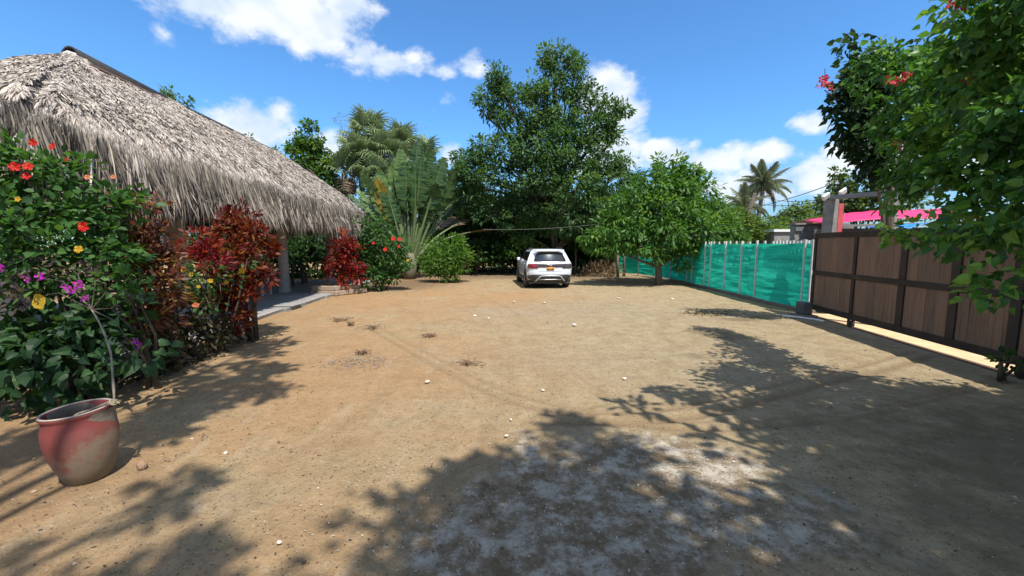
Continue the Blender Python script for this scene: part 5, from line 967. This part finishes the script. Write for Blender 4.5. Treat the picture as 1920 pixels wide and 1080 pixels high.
shrub('lime_shrub', [(0.15, 22.5, 1.85, 0.382), (0.73, 22.5, 2.05, 0.353), (1.18, 22.5, 1.64, 0.265), (0, 22.5, 1.41, 0.265), (0.73, 22.5, 2.72, 0.352), (1.32, 22.5, 2.57, 0.293)], 'sunlit yellow green branch tips just above the left of the car roof', 'shrub', LM('lime_leaf', G_LIME), T_OVAL, 'ov', .16, .08, **dict(UG, dens=4, per=20, subr=.25))
ff = empty('far_woods', (0, 45, 0), 'far dark mass of trees closing the view behind the yard', 'woods'); ff['kind'] = 'stuff'
fb = []
for k in range(60):
    x = -34 + k * 1.15 + random.uniform(-.5, .5); fb.append((x, 42 + random.uniform(-3, 3), random.uniform(.8, 2.4), 2.0)); fb.append((x, 44, random.uniform(.2, 1.0), 1.8))
foliage(ff, dk, fb, T_OVAL, 'ov', .45, .22, dens=.3, subr=.8, per=26, name='foliage')
hb = []
for k in range(26): hb.append((-14.6 - random.uniform(0, 1.2), 4 + k * .75, random.uniform(.5, 2.2), .9))
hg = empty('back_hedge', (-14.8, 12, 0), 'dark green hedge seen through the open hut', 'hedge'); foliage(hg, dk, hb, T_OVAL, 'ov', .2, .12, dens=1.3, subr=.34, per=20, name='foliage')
for b in hb[::3]:
    mb = MB(); mb.tube([(b[0], b[1], -.05), (b[0] + .05, b[1], b[2])], [.03, .015], 5); mb.build('stem', M_DSTEM, hg)
for i, (bl, lb) in enumerate([([(-1.85, 26, 4.05, 1.348), (-3.19, 26, 4.54, 1.211), (-4.04, 26, 4.21, 1.01), (-2.37, 26, 2.88, 1.016), (-1.18, 26, 3.31, 0.811)], 'dark low tree under the left skirts of the big tree'),
    ([(1.68, 26, 4.21, 1.28), (2.86, 26, 4.05, 1.348), (0, 26, 4.21, 1.145), (-0.34, 26, 3.38, 1.014), (0.85, 26, 3.21, 1.014), (2.03, 26, 2.71, 1.152), (3.39, 26, 2.71, 1.017)], 'dark low tree filling the middle under the big tree'),
    ([(5.05, 26, 4.05, 1.348), (6.4, 26, 4.21, 1.28), (7.57, 26, 4.38, 1.077), (7.43, 26, 3.38, 1.014), (4.4, 26, 3.05, 1.015), (6.1, 26, 2.71, 1.017)], 'dark low tree under the right skirts of the big tree'),
    ([(11.76, 21, 2.65, 0.711), (12.59, 21, 2.46, 0.657), (11.1, 21, 2.25, 0.548), (13.42, 21, 2.3, 0.493)], 'mid green tree between the mango tree and the white shed')]):
    c = bl[0]; tree('low_tree', bl, lb, (c[0], c[1] + .3, 0), (c[0], c[1] + .2, 2), .1, dk if i < 3 else LM('light_tree_leaf', None), T_OVAL, 'ov', .2, .1, group='low trees behind the yard', dens=3.2, subr=.40, per=38, shell=(.3, 1.05))
row = []
for k in range(34):
    x = -9.5 + k * .62; row.append((x, 28.5, 3.0 + .5 * math.sin(k * .9), 1.1)); row.append((x, 25.5 + .8 * math.sin(k * 1.7), .55 + .25 * math.sin(k * 2.3), .75)); row.append((x, 27.5 + math.sin(k), 1.7 + .5 * math.sin(k * 1.3), 1.0))
ug = empty('undergrowth', (1, 26, 0), 'continuous dark undergrowth closing the ground under the big tree', 'undergrowth'); ug['kind'] = 'stuff'
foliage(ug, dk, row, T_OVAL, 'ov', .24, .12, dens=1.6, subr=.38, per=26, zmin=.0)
fh = empty('end_hedge', (-10, 21.5, 0), 'dark hedge closing the view through the far end of the hut', 'hedge')
foliage(fh, dk, [(-14 + k * .8, 21.4 + .3 * math.sin(k), .4 + (k % 3) * .75, .8) for k in range(11)] + [(-14 + k * .8, 21.6, 1.6, .9) for k in range(11)] + [(-14 + k * .8, 21.3, .3, .6) for k in range(11)], T_OVAL, 'ov', .2, .12, dens=1.8, subr=.34, per=22)
for k in range(8):
    mb = MB(); mb.tube([(-13.5 + k, 21.5, -.05), (-13.4 + k, 21.5, 1.6)], [.03, .015], 5); mb.build('stem', M_DSTEM, fh)
# slim trunks standing in the shade behind the car
for i, (x, y0, r, h, lb) in enumerate([(893, 23.6, .07, 2.4, 'slim grey trunk in the shade left of the car'), (875, 23.4, .06, 2.2, 'slimmest trunk beside the light green shrub'), (1078, 23.4, .05, 2.0, 'thin pale stake just right of the car'), (1150, 22.5, .08, 3.4, 'slim trunk at the dry brush heap')]):
    p = D0 = ((x - 960) / 760 * y0, y0); t = empty('slim_tree', (p[0], p[1], 0), lb, 'tree', 'slim trunks in the shade'); mb = MB(); mb.tube([(p[0], p[1], -.05), (p[0] + .05, p[1], h * .5), (p[0] + .02, p[1] + .1, h)], [r, r * .8, r * .5], 8); mb.build('trunk', M_BARK, t, smooth=True)
    foliage(t, dk, [(p[0], p[1] + .1, h, .7)], T_OVAL, 'ov', .18, .09, name='crown', **UG)
br = empty('brush_heap', (4.6, 21.5, 0), 'heap of dry tan brush and weeds by the far end of the fence', 'brush heap')
foliage(br, LM('dry_brush', [(.14, .09, .05), (.28, .19, .11), (.42, .31, .19)], rough=.8, trans=.1), [(4.87, 22, 0.32, 0.464), (4.35, 22, 0.2, 0.348), (5.51, 22, 0.2, 0.348), (3.77, 22, 0.08, 0.232), (5.21, 22, 0.49, 0.261)], T_NARROW, 'nr', .3, .02, dens=6, subr=.3, per=26, droop=-.3, name='twig')
# spindly trees by the far fence corner
for x, y, h, lb in ((6.15, 22.2, 2.3, 'dark thin trunk at the far end of the green fence'), (5.6, 21.4, 2.2, 'pale banded thin trunk at the far left end of the green fence')):
    t = empty('thin_trunk', (x, y, 0), lb, 'tree'); mb = MB(); mb.tube([(x, y, -.05), (x - .04, y, 1.1), (x - .1, y, h)], [.085, .07, .06], 8); mb.build('trunk', M_BARK if x > 6 else M_STEM, t, smooth=True)
    foliage(t, LM('mango_leaf', G_MANGO), [(x, y, h + .3, .6)], T_OVAL, 'ov', .18, .07, name='crown', **UG)
# ---------------------------------------------------------------- bougainvillea and overhead trees
BG = LM('bougainvillea_leaf', G_BOUG, rough=.38)
near = [(5.4, 3.3, 3.4, .6), (5.9, 2.9, 3.0, .55), (5.3, 2.8, 3.8, .6), (4.7, 4.6, 2.98, 0.362), (5.06, 5.4, 3.37, 0.355), (4.32, 4, 3.06, 0.404), (4.14, 3.6, 3.26, 0.405), (3.79, 3.4, 3.46, 0.337), (3.7, 3.2, 3.5, 0.315), (3.99, 3.5, 2.41, 0.381), (4.57, 4.4, 2.54, 0.327), (4.83, 5, 2.78, 0.269), (4.7, 4.8, 2.44, 0.161), (3.86, 3.2, 2.63, 0.365), (4, 3.6, 2.16, 0.288), (3.62, 3, 1.93, 0.312), (4.09, 3.8, 1.99, 0.168), (3.71, 3.2, 1.82, 0.192), (3.63, 2.9, 1.66, 0.19), (4.14, 4.3, 1.89, 0.123), (4.14, 4.1, 1.83, 0.139), (4.15, 3.9, 1.78, 0.132), (4, 3.6, 1.7, 0.122), (5.06, 5.6, 3.87, 0.309), (4.9, 5, 3.58, 0.339), (4.57, 4.4, 3.51, 0.331), (4.12, 3.3, 3.17, 0.494), (3.92, 3, 2.31, 0.461), (5.18, 5.6, 4.1, 0.238), (5.06, 5.2, 3.99, 0.221), (5.23, 5.9, 4.3, 0.191), (5.1, 6, 4.27, 0.255), (4.88, 5.2, 2.56, 0.201), (4.57, 4.9, 2.2, 0.114), (5.07, 5.6, 3.19, 0.242), (5.05, 5, 3.33, 0.316), (4.71, 4.4, 2.81, 0.336), (3.58, 3, 1.32, 0.088), (3.54, 2.9, 1.47, 0.13), (3.88, 3.6, 3.54, 0.223), (3.79, 3.7, 3.7, 0.137), (3.86, 3.7, 3.53, 0.115)]
bv = tree('bougainvillea_tree', near, 'large overhanging bougainvillea with heart shaped leaves on the right in front of the gate', (5.6, 3.2, 0), (5.3, 3.4, 2.6), .12, BG, T_HEART, 'ht', .070, .054, singles=300, dens=10, subr=.18, per=28, droop=.5, up=.5, out=.5, shell=(.3, 1.04), cbias=.45, jit=.1, name='foliage', maxb=6, var=.5)
for i, (p, r) in enumerate([((4.49, 4.9, 3.61), .07), ((4.47, 5, 3.62), .06), ((4.54, 4.9, 3.67), .05), ((3.5, 3.4, 3.57), .05), ((4.28, 4.6, 2.79), .04), ((3.95, 3.7, 3.15), .05)]):
    for q in range(3): flower(bv, Vector(p) + Vector((random.uniform(-.04, .04), 0.02 * q, random.uniform(-.04, .04))), r, F_PINK if i != 4 else F_ORG, (random.uniform(-.8, .5), -1, random.uniform(-.4, .6)), n=3, seed=i + q)
far_b = [(6.56, 8, 4.99, 0.26), (6.83, 8, 4.8, 0.402), (6.44, 8, 4.65, 0.342), (6.37, 8, 4.31, 0.283), (6.73, 8, 4.27, 0.384), (7.08, 8, 4.31, 0.404), (6.5, 8, 3.92, 0.305), (6.92, 8, 3.83, 0.387), (6.48, 8, 3.58, 0.265), (6.85, 8, 3.43, 0.327), (7.2, 8, 3.53, 0.327), (7.18, 8.1, 3.1, 0.25), (6.91, 8.1, 3.25, 0.187), (6.3, 8, 5.39, 0.08), (6.42, 8, 5.42, 0.07), (6.58, 8, 5.27, 0.1), (7.37, 7.6, 5.32, 0.132), (6.19, 8, 4.6, 0.121)]
fbv = tree('bougainvillea_tree', far_b, 'darker bougainvillea crown with a pink flower cluster standing just outside the gate', (7.75, 8.35, 0), (7.6, 8.3, 3.3), .11, LM('bougainvillea_dark_leaf', [(.012, .03, .014), (.02, .045, .02), (.03, .07, .025), (.05, .10, .035)]), T_HEART, 'ht', .115, .09, singles=80, dens=8, subr=.22, per=24, droop=.6, up=.5, out=.4, shell=(.2, 1.04), name='foliage', maxb=4, jit=.05)
c_ = Vector((5.75, 7.8, 4.64))
for q in range(16): flower(fbv, c_ + Vector((random.uniform(-.13, .13), random.uniform(-.1, .1), random.uniform(-.15, .15))), .065, F_PINK, tuple(rand_dirs(1)[0]), n=3, seed=q)
mb = MB(); mb.tube([c_ + Vector((0, 0, -.1)), c_ + Vector((.35, .1, -.25))], [.008, .015], 5); mb.tube([c_, c_ + Vector((-.02, 0, .28))], .006, 4); mb.build('twig', M_DSTEM, fbv)
# trees over and behind the viewer: their crowns cast the broken shade on the yard
def over(x, y, h, r): return (x + .27 * h, y - .50 * h, h, r)
ov1 = [over(3.0, 3.0, 5.2, 1.15), over(4.4, 3.6, 5.0, 1.2), over(2.5, 2.0, 5.4, .9), over(3.6, 2.0, 5.5, 1.2), over(5.0, 3.9, 4.9, .7), over(5.2, 2.6, 5.2, 1.2), over(2.5, 4.1, 5.0, .4), over(4.0, 3.0, 5.4, .9), over(5.8, 3.2, 5.4, .9), over(2.0, 1.2, 5.8, 1.1), over(3.8, .8, 5.6, 1.2), over(6.4, 3.5, 5.0, 1.1), over(1.9, 4.6, 5.0, .22), over(1.35, 4.05, 5.2, .15)]
tree('shade_tree', ov1, 'leafy tree over the right of the yard whose shade covers the dirt by the gate', (7.2, -3.2, 0), (6.2, -1.8, 3.8), .2, LM('shade_leaf', G_DARK), T_OVAL, 'ov', .15, .09, dens=5.5, subr=.28, per=36, shell=(.0, 1.0), jit=.2)
ov2 = [over(-.35, 1.9, 8.5, .75), over(.9, 3.2, 8.6, .25), over(.3, 2.6, 8.6, .6), over(.9, 2.2, 8.4, .45), over(.6, 3.45, 8.6, .33), over(-.2, 2.75, 8.6, .3), over(.5, 1.6, 8.4, .9), over(1.3, 1.4, 8.4, .7), over(.5, 3.95, 8.6, .14), over(.1, .8, 8.4, .9)]
tree('shade_tree', ov2, 'taller tree behind the viewer casting the soft lobed shade in front', (4.0, -6.5, 0), (3.0, -3.6, 6.4), .25, LM('shade_leaf', G_DARK), T_OVAL, 'ov', .15, .09, dens=5, subr=.25, per=36, shell=(.0, 1.0), jit=.2)
ov3 = [over(-2.75, 1.6, 9.6, .45), over(-4.4, 2.9, 9.2, .5), over(-3.4, 3.5, 8.6, .35), over(-3.0, 4.7, 8.6, .3), over(-3.4, 4.1, 8.6, .55), over(-3.8, 5.2, 8.4, .6), over(-4.2, 6.6, 8.2, .5), over(-2.0, 1.65, 9.6, .55), over(-3.3, 1.7, 9.6, .4), over(-4.1, 3.4, 8.6, .5), over(-2.35, 2.55, 9.6, .22), over(-4.2, 2.3, 9.6, .45), over(-1.5, 1.2, 9.8, .5)]
tree('shade_tree', ov3, 'tree over the left behind the viewer shading the ground around the clay pot', (-3.2, -4.6, 0), (-1.8, -2.6, 7.0), .2, LM('shade_leaf', G_DARK), T_OVAL, 'ov', .15, .09, dens=4.5, subr=.25, per=32, shell=(.1, 1.0), jit=.2)
# small sprout at the gate foot
shrub('gate_sprout', [(6.18, 4.9, 0.27, 0.093), (6.16, 4.8, 0.35, 0.091)], 'little green sprout at the foot of the gate, far right', 'weed', LM('hibiscus_leaf', G_HIB), T_OVAL, 'ov', .09, .06, dens=14, subr=.12, per=12)
# ---------------------------------------------------------------- white car
def build_car():
    loc = Vector((1.50, 15.72, 0)); yaw = R(6.0)
    car = empty('parked_car', loc, 'white compact suv parked facing away under the big tree', 'car'); car.rotation_euler.z = yaw
    white = mat('white_car_paint', (.60, .63, .67), (.62, .65, .69), 2, .25, coat=.6, spec=.5); black = mat('black_trim', (.035, .038, .042), (.06, .062, .067), 9, .55); glass = mat('tinted_glass', (.012, .014, .017), (.02, .022, .025), 3, .06, spec=.8); silver = mat('silver_trim', (.42, .43, .45), (.5, .5, .52), 5, .35, metal=.4)
    red = mat('tail_lamp_red', (.16, .012, .02), (.22, .02, .03), 6, .15, coat=.5); gbar = mat('dark_lamp_bar', (.045, .035, .045), (.07, .06, .07), 8, .15, coat=.5); tyre = mat('tyre_rubber', (.02, .018, .016), (.05, .04, .032), 8, .85, .3); rimm = mat('alloy_rim', (.22, .22, .23), (.32, .32, .33), 6, .4, metal=.6); plate = mat('orange_plate', (.75, .27, .02), (.8, .32, .03), 5, .5); txt = mat('plate_black', (.02, .02, .02))
    # z, rear y, front y, half width, corner radius
    LY = [(.27, .16, 4.02, .80, .30), (.36, .07, 4.08, .855, .28), (.50, .02, 4.12, .872, .26), (.62, .0, 4.12, .878, .24), (.70, .03, 4.12, .88, .22), (.84, .035, 4.05, .882, .20), (.95, .03, 3.90, .875, .18), (1.02, .06, 3.55, .858, .18), (1.07, .10, 3.12, .835, .20), (1.16, .15, 2.98, .80, .22), (1.28, .22, 2.80, .752, .24), (1.40, .29, 2.60, .70, .26), (1.475, .33, 2.42, .655, .28), (1.52, .27, 2.25, .615, .30), (1.545, .42, 2.05, .55, .32), (1.555, .75, 1.75, .35, .3)]
    zs = [l[0] for l in LY]
    def lay(z): return [float(np.interp(z, zs, [l[i] for l in LY])) for i in range(1, 5)]
    def ring(z, n=10):
        y0, y1, w, r = lay(z); bul = .10; pts = []
        ys = np.linspace(y0 + r, y1 - r, n)
        def rear(x): return y0 + bul * (x / w) ** 2 * .6
        for k in range(5):
            x = -w + r + (2 * w - 2 * r) * k / 4; pts.append((x, rear(x)))
        for a in np.linspace(-80, -10, 4): pts.append((w - r + r * math.cos(R(a)), rear(w) + r + r * math.sin(R(a)) - .0))
        for y in ys: pts.append((w - .05 * max(0, (y - 2.6) / 1.4) ** 2, y + .0))
        for a in np.linspace(10, 80, 4): pts.append((w - r - .05 + r * math.cos(R(a)), y1 - r + r * math.sin(R(a))))
        for k in range(5):
            x = w - r - (2 * w - 2 * r) * k / 4; pts.append((x, y1 - .12 * (x / w) ** 2 * 0))
        for a in np.linspace(100, 170, 4): pts.append((-w + r + .05 + r * math.cos(R(a)), y1 - r + r * math.sin(R(a))))
        for y in ys[::-1]: pts.append((-w + .05 * max(0, (y - 2.6) / 1.4) ** 2, y))
        for a in np.linspace(190, 260, 4): pts.append((-w + r + r * math.cos(R(a)), rear(w) + r + r * math.sin(R(a))))
        return [(x, y, z) for x, y in pts]
    mb = MB(); zl = list(zs); rg = [ring(z) for z in zl]; n = len(rg[0]); vs = [p for r_ in rg for p in r_]
    fs = [(i * n + k, i * n + (k + 1) % n, (i + 1) * n + (k + 1) % n, (i + 1) * n + k) for i in range(len(zl) - 1) for k in range(n)] + [tuple(range(n))[::-1], tuple((len(zl) - 1) * n + k for k in range(n))]
    mb.add(vs, fs); b = mb.build('body', white, car, smooth=True, wc=False)
    def rear_y(x, z):
        y0, y1, w, r = lay(z); base = y0 + .06 * (x / w) ** 2
        if abs(x) > w - r: q = min(1, (abs(x) - (w - r)) / r); base = y0 + .06 + r * (1 - math.sqrt(max(0, 1 - q * q)))
        return base
    def rpanel(name, poly, m, off=.008, n=12, thick=.01):   # panel lying on the tail: poly gives (z, xmin, xmax) rows
        mb = MB(); vs = []
        for z, a, c in poly:
            for k in range(n + 1): x = a + (c - a) * k / n; vs.append((x, rear_y(x, z) - off, z))
        k1 = n + 1; mb.add(vs, [(i * k1 + k, i * k1 + k + 1, (i + 1) * k1 + k + 1, (i + 1) * k1 + k) for i in range(len(poly) - 1) for k in range(n)])
        o = mb.build(name, m, car, smooth=True, wc=False); s = o.modifiers.new('thick', 'SOLIDIFY'); s.thickness = thick; s.offset = 0; return o
    rpanel('rear_window', [(1.085, -.62, .62), (1.10, -.635, .635), (1.2, -.60, .60), (1.32, -.55, .55), (1.40, -.50, .50), (1.43, -.44, .44)], glass, .022)
    # roof spoiler
    mb = MB(); mb.add([(-.60, .30, 1.455), (.60, .30, 1.455), (.56, .16, 1.47), (-.56, .16, 1.47), (-.60, .34, 1.535), (.60, .34, 1.535), (.56, .17, 1.495), (-.56, .17, 1.495)], [(0, 3, 2, 1), (4, 5, 6, 7), (3, 7, 6, 2), (0, 4, 7, 3), (1, 2, 6, 5), (0, 1, 5, 4)]); mb.build('spoiler', white, car, bevel=.02, wc=False)
    rpanel('lamp_bar', [(.86, -.50, .50), (.90, -.60, .60), (.955, -.62, .62), (.985, -.60, .60)], gbar, .014)
    for sx in (-1, 1):
        rpanel('tail_light', [(.815, min(sx * .50, sx * .84), max(sx * .50, sx * .84)), (.85, min(sx * .48, sx * .862), max(sx * .48, sx * .862)), (.93, min(sx * .50, sx * .865), max(sx * .50, sx * .865)), (.99, min(sx * .55, sx * .84), max(sx * .55, sx * .84))], red if sx < 0 else gbar, .017, 8)
    bd = MB(); bd.lathe([(0, 0), (.05, 0), (.05, .012), (.042, .014), (.038, .008), (0, .008)], 24, M=Matrix.Translation((0, rear_y(0, .95) - .02, .945)) @ Matrix.Rotation(R(90), 4, 'X')); bd.build('emblem', silver, car, wc=False)
    rpanel('number_plate', [(.74, -.15, .15), (.845, -.15, .15)], plate, .016, 2)
    for i, x in enumerate((-.105, -.062, -.019, .042, .078, .112)):   # dark characters, unreadable in the photograph, as plain strokes
        q = MB(); y = rear_y(x, .79) - .0225; q.box(x - .012, x + .012, y - .001, y + .001, .765, .82); q.build('plate_mark', txt, car, wc=False)
    rpanel('tailgate_crease', [(.685, -.42, .42), (.70, -.44, .44)], mat('panel_shadow_grey', (.45, .46, .48)), .006, 8, .006)
    rpanel('bumper', [(.275, -.80, .80), (.33, -.83, .83), (.42, -.86, .86), (.50, -.868, .868), (.545, -.80, .80), (.565, -.62, .62)], black, .03, 18)
    tr = MB(); pl = [(-.60, .30), (-.55, .33), (-.42, .475), (-.36, .515), (0, .525), (.36, .515), (.42, .475), (.55, .33), (.60, .30)]
    tr.tube([(x, rear_y(x, z) - .05, z) for x, z in pl], .026, 8); tr.tube([(x, rear_y(x, .375) - .045, .375) for x in (-.47, -.2, 0, .2, .47)], .016, 8); tr.build('skid_trim', silver, car, smooth=True, wc=False)
    def spanel(name, poly, m, sx, off=.006):
        mb = MB(); vs = [(sx * (lay(z)[2] + off), y, z) for y, z in poly]; mb.add(vs, [tuple(range(len(vs)))] if sx > 0 else [tuple(range(len(vs)))[::-1]])
        o = mb.build(name, m, car, wc=False); s = o.modifiers.new('thick', 'SOLIDIFY'); s.thickness = .008; s.offset = 0
    for sx in (-1, 1):
        for (ya, yb, yc, yd) in ((.62, 1.02, .70, .98), (1.06, 1.92, 1.02, 1.88), (1.97, 2.80, 1.93, 2.42)):
            # windows follow the leaning glass in three strips
            mb = MB(); vs = []
            for q, z in enumerate((1.085, 1.18, 1.28, 1.38, 1.445)):
                t = q / 4; vs += [(sx * (lay(z)[2] + .006), ya + (yc - ya) * t, z), (sx * (lay(z)[2] + .006), yb + (yd - yb) * t, z)]
            mb.add(vs, [(2 * q, 2 * q + 1, 2 * q + 3, 2 * q + 2) for q in range(4)]); o = mb.build('side_window', glass, car, wc=False); s = o.modifiers.new('thick', 'SOLIDIFY'); s.thickness = .01; s.offset = 0
        mb = MB(); mb.box(sx * .86 - .03, sx * .86 + .03, 1.25, 2.95, .27, .44); mb.build('sill_cladding', black, car, bevel=.02, wc=False)
        for yc in (.86, 3.42):
            mb = MB(); vs = []
            for rr, xx in ((.44, .889), (.34, .893), (.33, .70)):
                for a in np.linspace(-12, 192, 19): vs.append((sx * xx, yc + rr * math.cos(R(a)), max(.24, .345 + rr * math.sin(R(a)))))
            mb.add(vs, [(i * 19 + k, i * 19 + k + 1, (i + 1) * 19 + k + 1, (i + 1) * 19 + k) for i in range(2) for k in range(18)]); mb.add([(sx * .891, yc + .35 * math.cos(a), .345 + .35 * math.sin(a)) for a in np.linspace(0, 6.28, 25)[:-1]], [tuple(range(24))]); mb.build('wheel_arch', black, car, wc=False)
            w = empty('wheel', (sx * .80, yc, .335), None, None); w.parent = car
            T = MB(); T.lathe([(.20, -.105), (.30, -.11), (.332, -.085), (.335, 0), (.332, .085), (.30, .11), (.20, .105)], 32, M=Matrix.Rotation(R(90), 4, 'Y')); T.build('tyre', tyre, w, smooth=True, wc=False)
            Rm = MB(); Rm.lathe([(.205, -.10), (.20, .09), (.06, .07), (0, .07)], 24, M=Matrix.Rotation(R(90 * sx), 4, 'Y'))
            for k in range(5):
                a = k * 1.2566; Rm.box(-.022, .022, 0, .20, .07, .115, M=Matrix.Rotation(R(90 * sx), 4, 'Y') @ Matrix.Rotation(a, 4, 'Z'))
            Rm.build('rim', rimm, w, wc=False)
        mb = MB(); mb.box(sx * .93 - .07, sx * .93 + .07, 2.62, 2.72, 1.03, 1.17); mr = mb.build('mirror', white, car, bevel=.03, wc=False); mb = MB(); mb.box(min(sx * .80, sx * .88), max(sx * .80, sx * .88), 2.64, 2.69, 1.04, 1.08); mb.build('mirror_arm', black, car, wc=False)
        mb = MB(); mb.tube([(sx * .59, .6, 1.55), (sx * .60, .75, 1.585), (sx * .60, 1.9, 1.575), (sx * .59, 2.05, 1.535)], .018, 6); mb.build('roof_rail', black, car, smooth=True, wc=False)
        for y in (1.2, 2.1):
            mb = MB(); mb.box(sx * .885 - .012, sx * .885 + .012, y - .08, y + .08, .93, .955); mb.build('door_handle', white, car, bevel=.006, wc=False)
        for y in (1.04, 1.95, 2.9):
            mb = MB(); mb.box(sx * .8805 - .001, sx * .8805 + .001, y - .004, y + .004, .46, .93); mb.build('door_seam', black, car, wc=False)
    mb = MB(); mb.add([(-.015, .55, 1.54), (.015, .55, 1.54), (.015, .78, 1.55), (-.015, .78, 1.55), (0, .60, 1.62)], [(0, 1, 4), (1, 2, 4), (2, 3, 4), (3, 0, 4)]); mb.build('antenna_fin', black, car, wc=False)
    wv = MB(); wv.box(-.78, .78, .2, 3.9, .20, .28); wv.build('underbody', black, car, wc=False)
    wp = MB(); p0 = (.05, rear_y(.05, 1.10) - .025, 1.10); wp.tube([p0, (-.28, rear_y(-.28, 1.14) - .028, 1.14)], .008, 5); wp.build('rear_wiper', black, car, wc=False)
build_car()
